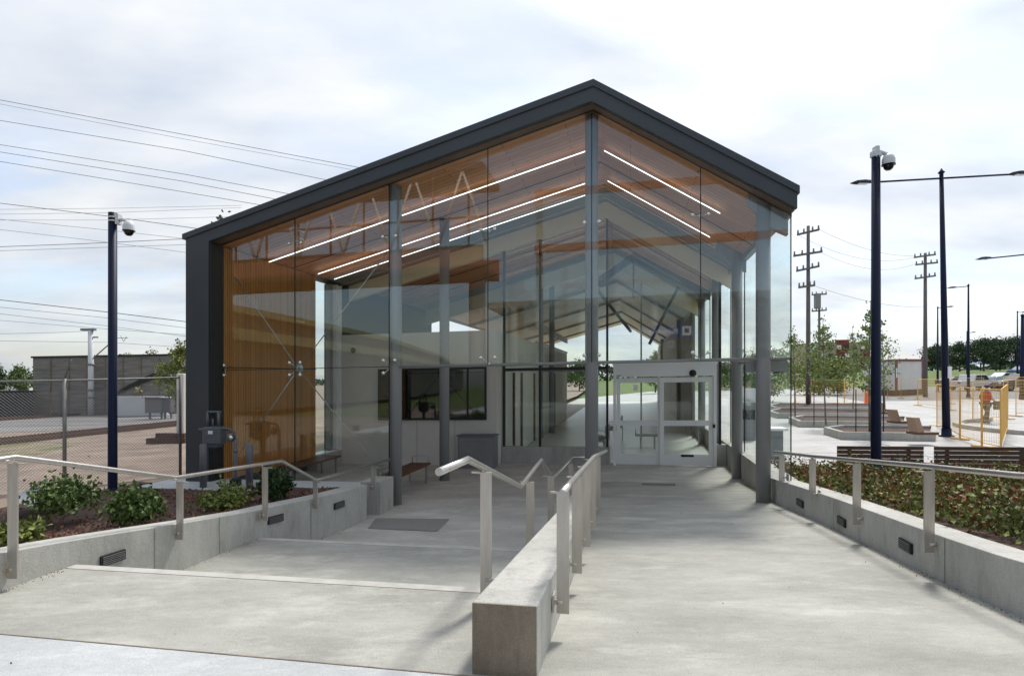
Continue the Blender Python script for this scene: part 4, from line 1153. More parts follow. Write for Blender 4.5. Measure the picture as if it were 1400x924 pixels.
# ------------------------------------------------------------------ right: planters, trees, seats
def planter(label, pts, h=.28):
    X = [Vector(p) for p in px_poly(pts, 0)]
    o = thing('concrete_planter', label, 'planter', G(*X[0]), 'long concrete tree planters on the plaza')
    c = sum(X, Vector((0, 0)))/len(X); m = MB(); n = len(X)
    In = [p+(c-p).normalized()*.18 for p in X]
    for i in range(n):
        j = (i+1) % n
        m.face([G(*X[i], 0), G(*X[j], 0), G(*X[j], h), G(*X[i], h)]); m.face([G(*X[i], h), G(*X[j], h), G(*In[j], h), G(*In[i], h)])
        m.face([G(*In[i], h), G(*In[j], h), G(*In[j], .1), G(*In[i], .1)])
    m.build('planter_wall', 'wall_concrete', o)
    MB().face([G(*p, h-.1) for p in In]).build('soil', 'soil', o)
    return o
planter('nearest concrete planter, with the tree behind the right camera pole', [(1126, 593.5), (1150, 601), (1279, 603.5), (1279, 592), (1150, 590)])
planter('second nearest concrete planter, with the staked tree in its left end', [(1078, 578), (1092, 584), (1242, 586), (1242, 577), (1096, 575)])
planter('third concrete planter back, long and low', [(1050, 568), (1062, 572), (1220, 573), (1220, 566), (1066, 564)])
planter('farthest concrete planter, before the yellow fence', [(1050, 559.5), (1060, 562.5), (1200, 563), (1200, 557), (1064, 556)])
def plank_seat(label, x0, x1, y, xb0, ytop):
    h = .42; a, b = [Vector(p) for p in px_poly([(x0, y), (x1, y)], h)]
    o = thing('planter_seat', label, 'bench', G(*a, h-.1), 'wooden seats on the planter ends')
    q = Vector((0, .55))
    MB().hexa([G(*a, h-.08), G(*b, h-.08), G(*(b+q), h-.08), G(*(a+q), h-.08), G(*a, h), G(*b, h), G(*(b+q), h), G(*(a+q), h)]).build('seat', 'bench_wood', o)
    w = Vector((.32, 0)); t = Vector((-.12, 0, 0)); zz = Vector((0, 0, (y-ytop)/F*a.y))
    A0 = G(*a, h); 
    MB().hexa([A0, A0+Vector((.2, 0, 0)), A0+Vector((.2, .4, 0)), A0+Vector((0, .4, 0)), A0+t+zz, A0+t+zz+Vector((.17, 0, 0)), A0+t+zz+Vector((.17, .4, 0)), A0+t+zz+Vector((0, .4, 0))]).build('backrest', 'bench_light', o)
plank_seat('wooden seat with slanted back on the end of the nearest planter', 1255, 1284, 591, 1252, 571)
plank_seat('wooden seat with slanted back on the end of the second planter', 1225, 1247, 576, 1223, 560)
plank_seat('wooden seat with slanted back on the end of the third planter', 1205, 1222, 563.5, 1203, 550)
gt = 'young staked trees in the plaza planters'
def sapling(label, x, d, ytop, w, n, mt='leaf_p', lo=.3):
    n = int(n*.55); w *= .8
    b = far(x, d, .15); H = EYE+(516-ytop)/F*d-b.z
    o = tree(label, b, H, .04, w, n, mt, .085, 22, gt, lo=lo, name='sapling')
    for s in (-.5, .5) if d < 26 else ():
        MB().tube([b+Vector((s, 0, 0)), b+Vector((s, 0, 1.6))], .02, 6).build('stake', 'dark_trim', o)
    return o
sapling('thin pale green sapling right behind the right camera pole', 1189, 21.0, 400, .75, 1700)
sapling('thin sapling with two stakes in the second planter', 1129, 24.5, 425, .95, 1700)
sapling('thin sapling seen at the edge of the side glass', 1087, 28.0, 440, .95, 1500)
sapling('slender sapling with a narrow crown left of the right camera pole', 1166, 34, 437, .6, 1000)
sapling('loose crowned sapling just right of the right camera pole', 1210, 30, 440, 1.0, 900)
tree('bushy light green tree behind the yellow fence', far(1140, 60, .2), 3.7, .12, 2.6, 3600, 'leaf_b', .16, 16, lo=.05)
tree('broad yellow green bush right of the wooden utility poles', far(1105, 62, .1), 3.4, .1, 2.4, 3000, 'leaf_b', .16, 14, lo=.05)
tree('green tree seen through the side glass wall', far(1050, 48, .1), 4.6, .1, 1.9, 2600, 'leaf_a', .14, 14, lo=.1)
tree('bright green small tree seen over the sliding door', far(896, 75, .1), 5.6, .1, 1.6, 2200, 'leaf_b', .16, 14, lo=.1)
tree('green tree low behind the hall, left of the front middle column', far(792, 80, .1), 4.6, .1, 2.8, 2200, 'leaf_a', .2, 12, lo=.1)
for k, x in enumerate((930, 985, 1020)):
    tree(['darker green tree behind the hall left of the right columns', 'green tree behind the hall between the right columns', 'small tree seen between the two right columns'][k], far(x, 85, .1), 4.0, .1, 3., 2200, 'leaf_a', .2, 12, lo=.05)
# far trees right
gf = 'dark trees along the street far right'
for k, (x, hh, w, dd) in enumerate(((1282, 5.6, 2.6, 118), (1312, 6.3, 2.8, 122), (1345, 6.9, 3.4, 118), (1362, 7.2, 3.3, 124), (1388, 7.0, 3.6, 120), (1412, 7.4, 3.5, 118), (1436, 7, 3.5, 125))):
    lab = ['round dark tree left of the tall navy lamp post', 'dark tree just right of the tall navy lamp post', 'broad dark tree above the white pickup', 'tall dark tree behind the silver car', 'dark tree at the right photo edge', 'outermost dark tree right of the frame edge', 'last dark tree of the street row'][k]
    tree(lab, far(x, dd, 2.0), hh, .2, w, 5000, 'leaf_c', .22, 18, gf, lo=.22)
m = MB()
for _ in range(9000):
    x = random.uniform(980, 1500); dd = random.uniform(240, 300); h = 2+random.random()**.7*(4.5+2.5*math.sin(x*.05)+1.5*math.sin(x*.13))
    m.leaf(far(x, dd, h), 1.1)
for _ in range(9000):
    x = random.uniform(-320, 900); dd = random.uniform(240, 300); h = random.random()**.7*(6+2*math.sin(x*.04)+1.5*math.sin(x*.11))
    m.leaf(far(x, dd, h), 1.2)
tag(m.build('distant_woods', 'leaf_c'), 'low hazy band of distant woodland along the horizon', 'woods', kind='stuff')

# ------------------------------------------------------------------ utility poles and lamps
def upole(label, x, ytop, d, arms, r=.16, xoff=0):
    b = far(x, d, .0); o = thing('utility_pole', label, 'utility pole', b, 'wooden utility poles')
    tp = ray(x, ytop, d); MB().tube([b, tp], r, 10, r*.62).build('pole', 'pole_wood', o)
    for x0, y0, x1, y1 in arms:
        a = ray(x0, y0, d-.2); c = ray(x1, y1, d-.2)
        mb = MB(); dz = Vector((0, 0, .07)); dy = Vector((0, .07, 0)); mb.hexa([a-dz-dy, c-dz-dy, c-dz+dy, a-dz+dy, a+dz-dy, c+dz-dy, c+dz+dy, a+dz+dy])
        q = mb.build('crossarm', 'pole_wood', o)
        mb = MB()
        for t in (.03, .3, .7, .97): mb.lathe(a.lerp(c, t)+dz, [(.05, 0), (.07, .08), (.04, .16), (.07, .22), (0, .26)], 6)
        mb.build('insulator', 'galv', q)
    return o
upole('tall grey utility pole with four crossarms right of the station', 1105, 309, 40, ((1090, 321, 1120, 314), (1085, 350, 1124, 344), (1089, 370.5, 1120, 364), (1092, 393, 1114, 390)), .17)
upole('short distant utility pole with two crossarms beside the tall one', 1120, 401, 62, ((1110, 403, 1130, 402), (1110, 425.5, 1130, 424)), .16)
upole('grey utility pole with three crossarms between the two navy poles', 1265, 346, 52, ((1250, 352, 1279, 348), (1252, 362, 1282, 359), (1251, 381, 1279, 377)), .19)
MB_ = MB().box(ray(1117.5, 422, 61.7), .5, .5, 1.6)
tag(MB_.build('transformer', 'galv', loc=ray(1117.5, 422, 61.7)), 'small grey transformer hung on the short utility pole', 'transformer')
wires = (((1120, 314, 40), (1250, 350, 52), 1.), ((1124, 346, 40), (1251, 361, 52), 1.6), ((1090, 321, 40), (1250, 352, 52), 1.8), ((1114, 391, 40), (1264, 420, 52), .8))
for a, b, s in wires:
    A0, B0 = ray(*a), ray(*b); A0 = A0; P = []
    for k in range(11):
        t = k/10; P.append(A0.lerp(B0, t)-Vector((0, 0, s*.5*4*t*(1-t))))
    tag(MB().tube(P, .013, 4, cap=False).build('overhead_wire', 'wire_pale', loc=A0), 'thin sagging wire between the utility poles right of the station', 'wire', 'sagging wires between the utility poles')
def lamp(label, x, ytop, d, arms, r=.11, g='navy street lamps', top=None):
    b = far(x, d, 0); o = thing('street_lamp', label, 'street lamp', b, g)
    tp = ray(top or x, ytop, d)
    MB().tube([b, b.lerp(tp, .5), tp], r, 12, r*.5).lathe(b, [(.24, 0), (.24, .04), (r+.03, .05), (r+.02, .3)], 12).lathe(tp, [(r*.5, 0), (r*.9, .05), (r*.4, .12), (.01, .2)], 8).build('pole', 'navy', o)
    for x0, y0, x1, y1 in arms:       # pole end -> lamp tip
        a = ray(x0, y0, d); c = ray(x1, y1, d); dr_ = (c-a).normalized(); L = (c-a).length
        hl = .85 if L > 1.5 else .5
        MB().tube([a, c-dr_*hl*.8], .035, 8).build('arm', 'navy', o)
        n = 8; prof = [(.02, 0), (.10, .12), (.16, .4), (.17, .6), (.08, .85), (0, .87)]
        mb = MB(); s0 = c-dr_*hl
        rings = []
        for rr, t in ((.03, 0), (.09, .15), (.13, .45), (.12, .75), (.03, 1.0)):
            cc = s0+dr_*hl*t; ring = []
            for k in range(n):
                an = math.pi*2*k/n; zz = math.sin(an)*rr*(.9 if math.sin(an) > 0 else .25)
                sd = Vector((-dr_.y, dr_.x, 0)).normalized()*math.cos(an)*rr*1.2
                ring.append(cc+sd+Vector((0, 0, zz)))
            rings.append(ring)
        for r0, r1 in zip(rings[:-1], rings[1:]):
            for k in range(n): mb.face([r0[k], r0[(k+1) % n], r1[(k+1) % n], r1[k]], smooth=True)
        lh = mb.build('lamp_head', 'navy', o)
        MB().box(c-dr_*hl*.5-Vector((0, 0, .05)), .35, .16, .02, math.atan2(dr_.y, dr_.x)).build('lens', 'sign_white', lh)
    return o
lamp('tall navy double armed street lamp on the plaza', 1294, 238, 20.8, ((1287, 244, 1163, 251), (1287, 244, 1410, 237)), .13, top=1287)
lamp('navy street lamp whose arm reaches in from the right photo edge', 1432, 344, 30, ((1432, 345, 1334, 355),), .12)
lamp('small distant navy street lamp with arm to the left', 1324, 391, 48.8, ((1323, 391.5, 1295, 394),), .12)
lamp('smaller distant navy street lamp with arm to the right', 1282, 421, 64, ((1282, 421, 1304, 419),), .12)
lamp('tiny distant street lamp near the right edge', 1391, 427, 74, ((1391, 427, 1402, 427),), .12)
lamp('far lamp with arm right, behind the street trees', 1322, 454, 100, ((1322, 455, 1334, 454),), .12)
lamp('thick navy post near the right edge with a short arm', 1398, 432, 45, ((1398, 433, 1410, 434),), .2)
m = MB().box(ray(1298.5, 517, 20.6), .12, .04, .42); tag(m.build('pole_sign', 'sign_white', loc=ray(1298.5, 517, 20.6)), 'small white sign fixed to the tall navy street lamp', 'sign')

# ------------------------------------------------------------------ yellow temporary fences
def tfence(label, a, b, Hh=1.8):
    a = Vector(a); b = Vector(b); o = thing('barrier_panel', label, 'barrier', G(*a), 'yellow temporary fence panels')
    A0, B0 = G(*a), G(*b); z = Vector((0, 0, 1)); m = MB()
    m.tube([A0, A0+z*Hh, B0+z*Hh, B0], .021, 6); m.tube([A0+z*.15, B0+z*.15], .016, 6); m.build('frame', 'yellow_fence', o)
    L = (B0-A0).length; m = MB()
    nn = int(L/.12)
    for k in range(1, nn): p = A0.lerp(B0, k/nn); m.tube([p+z*.15, p+z*Hh], .0035, 3, cap=False)
    for k in range(1, 10): m.tube([A0+z*(.15+k*.165), B0+z*(.15+k*.165)], .0035, 3, cap=False)
    m.build('wire_mesh', 'yellow_fence', o)
    for P in (A0, B0): MB().box(P, .08, .6, .05, .3).build('foot', 'yellow_fence', o)
fl = [('near yellow mesh panel beside the tall navy street lamp', (1281, 583), (1312, 600)), ('yellow mesh panel in front of the walking person, left half', (1313, 601), (1342, 611)), ('yellow mesh panel in front of the walking person, right half', (1343, 611.5), (1369, 617.5)),
      ('leaning yellow panel right of the walking person', (1368, 617), (1377, 590)), ('yellow panel behind the walking person', (1330, 577), (1378, 573)), ('yellow panel at the right photo edge', (1389, 569), (1430, 566)), ('yellow panel behind the tall navy street lamp', (1255, 554), (1300, 561)),
      ('far yellow panel before the white trailer, left', (1213, 545), (1232, 544)), ('far yellow panel before the white trailer, right', (1232, 545), (1254, 546)), ('far yellow panel left of the right camera pole', (1155, 554), (1190, 552)), ('far yellow panel below the light green bush', (1109, 552), (1154, 554)),
      ('far yellow panel below the utility pole', (1088, 551), (1109, 552)), ('yellow panel below the silver car', (1300, 552), (1345, 551)), ('yellow panel before the brown pickup', (1372, 551), (1410, 550))]
for lab, p, q in fl:
    P = px_poly([p, q], 0); tfence(lab, *P)
m = MB(); c = far(1185, 40, 0); m.lathe(c, [(.25, 0), (.25, .05), (.17, .06), (.12, .9), (.05, 1.0), (0, 1.0)], 12)
tag(m.build('traffic_cone', 'orange', loc=c), 'tall orange traffic cone left of the right camera pole', 'traffic cone')
c = px_poly([(1390, 595)], 0)[0]
m = MB()
for k in range(18):
    a0, a1 = math.pi*(.55+k/17*.9), math.pi*(.55+(k+1)/17*.9)
    C = Vector((c[0]+4.6, c[1]+1.5))
    P = lambda a, r: C+Vector((math.cos(a)*r, math.sin(a)*r*1.0))
    m.hexa([G(*P(a0, 4.6), 0), G(*P(a1, 4.6), 0), G(*P(a1, 4.3), 0), G(*P(a0, 4.3), 0), G(*P(a0, 4.6), .16), G(*P(a1, 4.6), .16), G(*P(a1, 4.3), .16), G(*P(a0, 4.3), .16)])
tag(m.build('round_kerb', 'wall_concrete'), 'curved concrete kerb ring at the right photo edge', 'kerb')

# ------------------------------------------------------------------ trailer, flats, gazebo
tr = thing('site_trailer', 'white site office trailer with maroon corner trim behind yellow fencing', 'trailer', far(1240, 56, 0))
a = far(1222, 55, .55); b = far(1268, 58, .55); n = Vector((-(b-a).y, (b-a).x, 0)).normalized(); z = Vector((0, 0, 2.75)); nd = Vector((1.5, 7, 0))
MB().hexa([a, b, b+nd, a+nd, a+z, b+z, b+nd+z, a+nd+z]).build('trailer_body', 'trailer_white', tr)
e = Vector((0, 0, .22)); q = (b-a).normalized()
MB().hexa([a+z-q*.1-n*.1, b+z+q*.1-n*.1, b+nd+z+q*.1, a+nd+z-q*.1, a+z+e-q*.1-n*.1, b+z+e+q*.1-n*.1, b+nd+z+e+q*.1, a+nd+z+e-q*.1]).build('roof', 'maroon', tr)
for t in (.03, .82):
    p = a.lerp(b, t)-n*.03
    s = MB().hexa([p, p+q*.45, p+q*.45+n*.02, p+n*.02, p+z, p+q*.45+z, p+q*.45+n*.02+z, p+n*.02+z]).build('trim_panel', 'maroon', tr)
    p = p-n*.02+q*.12+Vector((0, 0, 1.2)); zz = Vector((0, 0, .9))
    MB().hexa([p, p+q*.22, p+q*.22+n*.015, p+n*.015, p+zz, p+q*.22+zz, p+q*.22+n*.015+zz, p+n*.015+zz]).build('window', 'sign_white', tr)
MB().hexa([a-Vector((0, 0, .55)), b-Vector((0, 0, .55)), b+nd-Vector((0, 0, .55)), a+nd-Vector((0, 0, .55)), a, b, b+nd, a+nd]).build('skirt', 'bench_wood', tr)
tr2 = flat_building('long_trailer', 'long pale trailer with maroon roof edge behind the saplings', 1183, 1212, 66, 62, .3, 3.3, 'trailer_white', 4, 'trailer')[0]
o, a, b, n = flat_building('apartment_block', 'tan and red apartment block far behind the saplings', 1108, 1190, 210, 210, 0, 13.0, 'tan_wall', 16)
a = far(1145, 209.5, 0); b = far(1161, 209.5, 0)
MB().hexa([a, b, b+n*.1, a+n*.1, a+Vector((0, 0, 14)), b+Vector((0, 0, 14)), b+n*.1+Vector((0, 0, 14)), a+n*.1+Vector((0, 0, 14))]).build('red_bay', 'brick_red', o)
a = far(1178, 209.5, 0); b = far(1189, 209.5, 0)
MB().hexa([a, b, b+n*.1, a+n*.1, a+Vector((0, 0, 13)), b+Vector((0, 0, 13)), b+n*.1+Vector((0, 0, 13)), a+n*.1+Vector((0, 0, 13))]).build('red_bay', 'brick_red', o)
for k in range(7):
    for j in range(4):
        p = far(1114+k*11, 209.2, 1.5+3*j); MB().box(p, 1.5, .3, 1.5).build('window', 'sign_white' if (k+j) % 3 == 0 else 'car_glass', o)
gz = thing('gazebo', 'low blue roofed shelter under the far street trees', 'shelter', far(1354, 132, 2))
c = far(1354, 132, 2); MB().extr([c+Vector((-2.6, 0, 1.6)), c+Vector((2.6, 0, 1.6)), c+Vector((0, 0, 2.6))], (0, 3, 0)).build('roof', 'gazebo_blue', gz)
for s in (-2.2, 2.2): MB().box(c+Vector((s, 0, 0)), .2, .2, 1.6).build('post', 'navy', gz)

# ------------------------------------------------------------------ vehicles
def vehicle(name, label, cat, c, rz, body, L, Wd, prof, glassp, wheels, mt):
    o = thing(name, label, cat, c); cs, sn = math.cos(rz), math.sin(rz)
    def T_(x, y, z): return Vector((c[0]+x*cs-y*sn, c[1]+x*sn+y*cs, c[2]+z))
    m = MB(); m.extr([T_(x, -Wd/2, z) for x, z in prof], T_(0, Wd, 0)-T_(0, 0, 0)); m.build('body', mt, o, bevel=.06)
    for s in (-1, 1):
        m = MB()
        for pl in glassp: m.extr([T_(x, s*(Wd/2+.005), z) for x, z in pl], T_(0, s*.015, 0)-T_(0, 0, 0))
        m.build('side_window', 'car_glass', o)
    # front and rear glass on the profile edges
    for wx in wheels:
        for s in (-1, 1):
            w = MB().lathe(T_(wx, s*(Wd/2-.12), .36), [(.2, -.11), (.34, -.11), (.36, -.07), (.36, .07), (.34, .11), (.2, .11)], 18, ax=(-sn*s, cs*s, 0)).build('wheel', 'tyre', o)
            MB().lathe(T_(wx, s*(Wd/2-.12), .36), [(.21, .08), (.16, .115), (.05, .12), (0, .125)], 14, ax=(-sn*s, cs*s, 0)).build('rim', 'galv', w)
    for x, mt2, nm in ((L/2, 'sign_white', 'headlight'), (-L/2, 'lamp_red', 'tail_light')):
        for s in (-1, 1): MB().box(T_(x, s*(Wd/2-.22), .78), .08, .3, .18, rz).build(nm, mt2, o)
    return o
pick = [(-2.8, .45), (-2.8, 1.12), (-.95, 1.14), (-.75, 1.82), (.75, 1.84), (1.35, 1.22), (2.72, 1.08), (2.8, .5)]
pg = [[(-.78, 1.2), (-.64, 1.72), (-.02, 1.76), (-.02, 1.2)], [(.06, 1.2), (.06, 1.76), (.68, 1.74), (1.12, 1.24)]]
vehicle('pickup_truck', 'white pickup truck parked beyond the walking person', 'pickup truck', far(1330, 66, 0), rad(12), None, 5.6, 1.95, pick, pg, (-1.8, 1.85), 'car_white')
vehicle('pickup_truck', 'dark brown pickup at the right photo edge', 'pickup truck', far(1400, 62, 0), rad(172), None, 5.6, 1.95, pick, pg, (-1.8, 1.85), 'car_brown')
sed = [(-2.3, .4), (-2.32, .95), (-1.6, 1.05), (-.95, 1.45), (.5, 1.48), (1.2, 1.02), (2.2, .88), (2.3, .42)]
sg = [[(-1.25, 1.05), (-.86, 1.38), (-.2, 1.4), (-.2, 1.05)], [(-.12, 1.05), (-.12, 1.4), (.42, 1.4), (.9, 1.05)]]
vehicle('parked_car', 'silver blue car parked on the bank road above the pickup', 'car', far(1371, 88, .35), rad(190), None, 4.6, 1.8, sed, sg, (-1.4, 1.4), 'car_silver')
vehicle('parked_car', 'dark blue car at the right edge under the trees', 'car', far(1398, 100, 1.3), rad(190), None, 4.6, 1.8, sed, sg, (-1.4, 1.4), 'car_blue')
vehicle('parked_car', 'dark car left of the white pickup, half hidden by fencing', 'car', far(1304, 80, 0), rad(15), None, 4.6, 1.8, sed, sg, (-1.4, 1.4), 'car_brown')

# ------------------------------------------------------------------ person
def skinned(name, mt, verts, edges, radii, parent, sub=2, root=0):
    me = bpy.data.meshes.new(name); off = wloc(parent)
    me.from_pydata([tuple(v) for v in verts], edges, []); me.update()
    o = bpy.data.objects.new(name, me); COL.objects.link(o); o.parent = parent
    me.materials.append(MATS[mt])
    o.modifiers.new('s', 'SKIN')
    bm = bmesh.new(); bm.from_mesh(me); lay = bm.verts.layers.skin.verify(); bm.verts.ensure_lookup_table()
    for i, v in enumerate(bm.verts):
        r = radii[i]; v[lay].radius = (r, r) if not isinstance(r, tuple) else r; v[lay].use_root = (i == root)
    bm.to_mesh(me); bm.free()
    sd = o.modifiers.new('d', 'SUBSURF'); sd.levels = sub; sd.render_levels = sub
    for p in me.polygons: p.use_smooth = True
    o.modifiers['s'].use_smooth_shade = True
    return o
pc = px_poly([(1348, 578.5)], 0)[0]
pr = thing('person', 'walking person in a red vest, khaki trousers and dark cap behind yellow mesh', 'person', G(*pc))
# local skeleton, facing +x, mid stride
bv = [(0, 0, .88), (.01, 0, 1.08), (.0, 0, 1.30), (.02, 0, 1.44), (.05, 0, 1.56),
      (.0, .17, 1.36), (-.10, .22, 1.12), (.05, .22, .92), (.0, -.17, 1.36), (.05, -.22, 1.12), (.25, -.20, .98),
      (.0, .09, .84), (.16, .10, .47), (.12, .10, .09), (.27, .10, .04), (.0, -.09, .84), (-.02, -.10, .46), (-.22, -.10, .12), (-.10, -.10, .05), (.085, 0, 1.54)]
be = [(0, 1), (1, 2), (2, 3), (3, 4), (2, 5), (5, 6), (6, 7), (2, 8), (8, 9), (9, 10), (0, 11), (11, 12), (12, 13), (13, 14), (0, 15), (15, 16), (16, 17), (17, 18), (4, 19)]
brd = [.13, .14, .15, .055, .095, .065, .045, .035, .065, .045, .035, .085, .06, .045, .035, .085, .06, .045, .035, .05]
skinned('body', 'skin', bv, be, brd, pr)
skinned('vest', 'vest', [bv[0], bv[1], bv[2], (.01, 0, 1.40), bv[5], bv[6], bv[8], bv[9]], [(0, 1), (1, 2), (2, 3), (2, 4), (4, 5), (2, 6), (6, 7)], [.165, .185, .18, .08, .085, .06, .085, .06], pr)
skinned('trousers', 'khaki', [(0, 0, .90), bv[11], bv[12], (.13, .10, .14), bv[15], bv[16], (-.20, -.10, .16)], [(0, 1), (1, 2), (2, 3), (0, 4), (4, 5), (5, 6)], [.16, .115, .085, .07, .115, .085, .07], pr)
skinned('boot', 'boot', [(.11, .10, .10), (.13, .10, .05), (.28, .10, .045)], [(0, 1), (1, 2)], [.06, .05, .045], pr, 1)
skinned('boot', 'boot', [(-.22, -.10, .12), (-.21, -.10, .06), (-.07, -.10, .05)], [(0, 1), (1, 2)], [.06, .05, .045], pr, 1)
o = MB().lathe(wloc(pr)+Vector((.05, 0, 1.60)), [(.15, -.01), (.12, .0), (.115, .05), (.08, .10), (0, .12)], 14).build('cap', 'hat', pr)
bg = MB().box(wloc(pr)+Vector((.30, -.24, .62)), .30, .14, .38); tag(bg.build('bag', 'khaki', loc=wloc(pr)+Vector((.3, -.24, .62)), bevel=.04), 'khaki bag carried by the walking person', 'bag')

# ------------------------------------------------------------------ what stands behind the viewpoint and shows in the glass
br = thing('footbridge', 'enclosed footbridge with white truss and red brown cladding mirrored in the glass front', 'footbridge', W(-20, -8, 0))
V0 = -7.4
MB().sbox(-46, -7.2, V0-3.6, V0, 7.95, 8.2).build('bridge_soffit', 'rust', br)
MB().sbox(-46, -7.2, V0-.1, V0+.02, 8.2, 9.15).build('bridge_cladding', 'bridge_clad', br)
MB().sbox(-46, -7.2, V0-3.6, V0-3.5, 8.2, 9.15).build('bridge_cladding', 'bridge_clad', br)
MB().sbox(-46, -7.2, V0-3.7, V0+.1, 13.0, 13.3).build('bridge_roof', 'fascia_metal', br)
m = MB()
k = 0
uu = -46
while uu < -9.5:
    m.tube([W(uu, V0-.05, 9.15), W(uu+1.3, V0-.05, 13.0)], .075, 6); m.tube([W(uu+1.3, V0-.05, 13.0), W(uu+2.6, V0-.05, 9.15)], .075, 6); uu += 2.6
m.build('truss', 'truss_white', br)
m = MB()
uu = -46
while uu < -7.2: m.sbox(uu-.05, uu+.05, V0-.2, V0-.12, 9.15, 13); uu += 1.9
m.sbox(-46, -7.2, V0-.2, V0-.12, 10.6, 10.7).sbox(-46, -7.2, V0-.06, V0+.06, 9.1, 9.2)
m.build('window_mullion', 'rust', br)
for u in (-8, -26, -44): MB().tube([W(u, V0-1.8, 0), W(u, V0-1.8, 8)], .45, 20).build('pier', 'wall_concrete', br)
for hb_ in (8.6, 11.3): MB().sbox(-4.6, 12, V0-.1, V0+.02, hb_, hb_+.38).build('bridge_band', 'bridge_clad', br)
for u in (-4.4, 11.8): MB().sbox(u-.15, u+.15, V0-.4, V0-.1, .7, 11.7).build('band_post', 'column_paint', br)
hh = thing('station_entrance', 'station entrance block with a blue name sign mirrored in the glass front', 'building', W(1, -11, .7))
MB().sbox(-6.8, 9, -16, -10.2, .7, 6.2).build('wall', 'brick_grey', hh)
MB().sbox(-7.4, 9.6, -16.4, -9.0, 6.2, 6.5).build('roof', 'panel_blue', hh)
for u in (-6, -2.4, 1.2, 4.8, 8.4):
    MB().tube([W(u, -9.2, .7), W(u, -9.2, 6.2)], .22, 16).build('column', 'column_paint', hh)
m = MB()
for k in range(8): m.sbox(-6.4+1.9*k, -4.8+1.9*k, -10.19, -10.15, 1.0, 3.8).sbox(-6.4+1.9*k, -4.8+1.9*k, -10.19, -10.15, 5.1, 5.9)
m.build('window', 'dark_glass', hh)
sg_ = MB().sbox(-1.7, 3.05, -8.95, -8.85, 4.35, 5.0).build('sign_board', 'sign_blue', hh)
def text(body, size, u, v, h, parent, mt):
    cu = bpy.data.curves.new('sign_text', 'FONT'); cu.body = body; cu.size = size; cu.extrude = .004
    tmp = bpy.data.objects.new('tmp', cu); COL.objects.link(tmp)
    dg = bpy.context.evaluated_depsgraph_get(); me = bpy.data.meshes.new_from_object(tmp.evaluated_get(dg))
    bpy.data.objects.remove(tmp)
    ru = Vector((-A, B, 0)); nn = Vector((B, A, 0)); c = W(u, v, h)
    for q in me.vertices: q.co = c+ru*q.co.x+Vector((0, 0, 1))*q.co.y+nn*q.co.z-wloc(parent)
    me.materials.append(MATS[mt]); o = bpy.data.objects.new('sign_text', me); COL.objects.link(o); o.parent = parent
text('Belvedere LRT Station', .36, 2.3, -8.842, 4.55, sg_, 'sign_white')
MB().sbox(2.48, 2.92, -8.849, -8.84, 4.45, 4.9).build('sign_icon', 'sign_white', sg_)
MB().sbox(2.60, 2.80, -8.839, -8.834, 4.58, 4.78).build('sign_icon', 'sign_blue', sg_)
o = thing('bus_terminal', 'long low terminal with cream bands mirrored in the left glass', 'building', W(-30, -22, 0))
BT = [(-27.0, -6), (-27.4, -14), (-28.0, -30), (-29.5, -47), (-38, -90), (-52, -146)]
def slab(h0, h1, off, th):
    m = MB()
    for p, q in zip(BT[:-1], BT[1:]):
        m.hexa([W(p[0]+off, p[1], h0), W(q[0]+off, q[1], h0), W(q[0]-th, q[1], h0), W(p[0]-th, p[1], h0), W(p[0]+off, p[1], h1), W(q[0]+off, q[1], h1), W(q[0]-th, q[1], h1), W(p[0]-th, p[1], h1)])
    return m
slab(.4, 7.5, 0, 12).build('wall', 'brick_grey', o)
slab(7.5, 8.0, .35, 12).build('roof_band', 'cream', o)
slab(5.6, 6.4, .3, 0).build('cream_band', 'cream', o)

# ------------------------------------------------------------------ sky and sun
SE, SA = rad(58), rad(32)     # elevation, azimuth right of the view axis
w = bpy.data.worlds.new('World'); scene.world = w; w.use_nodes = True; nt = w.node_tree
bg = nt.nodes['Background']; sky = _n(nt, 'ShaderNodeTexSky'); sky.sky_type = 'NISHITA'; sky.sun_disc = False
sky.sun_elevation = SE; sky.sun_rotation = SA; sky.air_density = 1.0; sky.dust_density = 2.0; sky.ozone_density = 1.5
tc = _n(nt, 'ShaderNodeTexCoord'); sx = _n(nt, 'ShaderNodeSeparateXYZ'); nt.links.new(tc.outputs['Generated'], sx.inputs[0])
zc = _n(nt, 'ShaderNodeMath', operation='MAXIMUM'); zc.inputs[1].default_value = .0; nt.links.new(sx.outputs[2], zc.inputs[0])
za = _n(nt, 'ShaderNodeMath', operation='ADD'); za.inputs[1].default_value = .22; nt.links.new(zc.outputs[0], za.inputs[0])
dx = _n(nt, 'ShaderNodeMath', operation='DIVIDE'); nt.links.new(sx.outputs[0], dx.inputs[0]); nt.links.new(za.outputs[0], dx.inputs[1])
dy = _n(nt, 'ShaderNodeMath', operation='DIVIDE'); nt.links.new(sx.outputs[1], dy.inputs[0]); nt.links.new(za.outputs[0], dy.inputs[1])
cx = _n(nt, 'ShaderNodeCombineXYZ'); nt.links.new(dx.outputs[0], cx.inputs[0]); nt.links.new(dy.outputs[0], cx.inputs[1])
mp = _n(nt, 'ShaderNodeMapping'); mp.inputs['Scale'].default_value = (.75, 1.25, 1); mp.inputs['Rotation'].default_value = (0, 0, rad(-18)); mp.inputs['Location'].default_value = (1.3, .4, 0)
nt.links.new(cx.outputs[0], mp.inputs[0])
n1 = _n(nt, 'ShaderNodeTexNoise'); n1.inputs['Scale'].default_value = 1.1; n1.inputs['Detail'].default_value = 12; n1.inputs['Roughness'].default_value = .56; n1.inputs['Distortion'].default_value = .5
nt.links.new(mp.outputs[0], n1.inputs['Vector'])
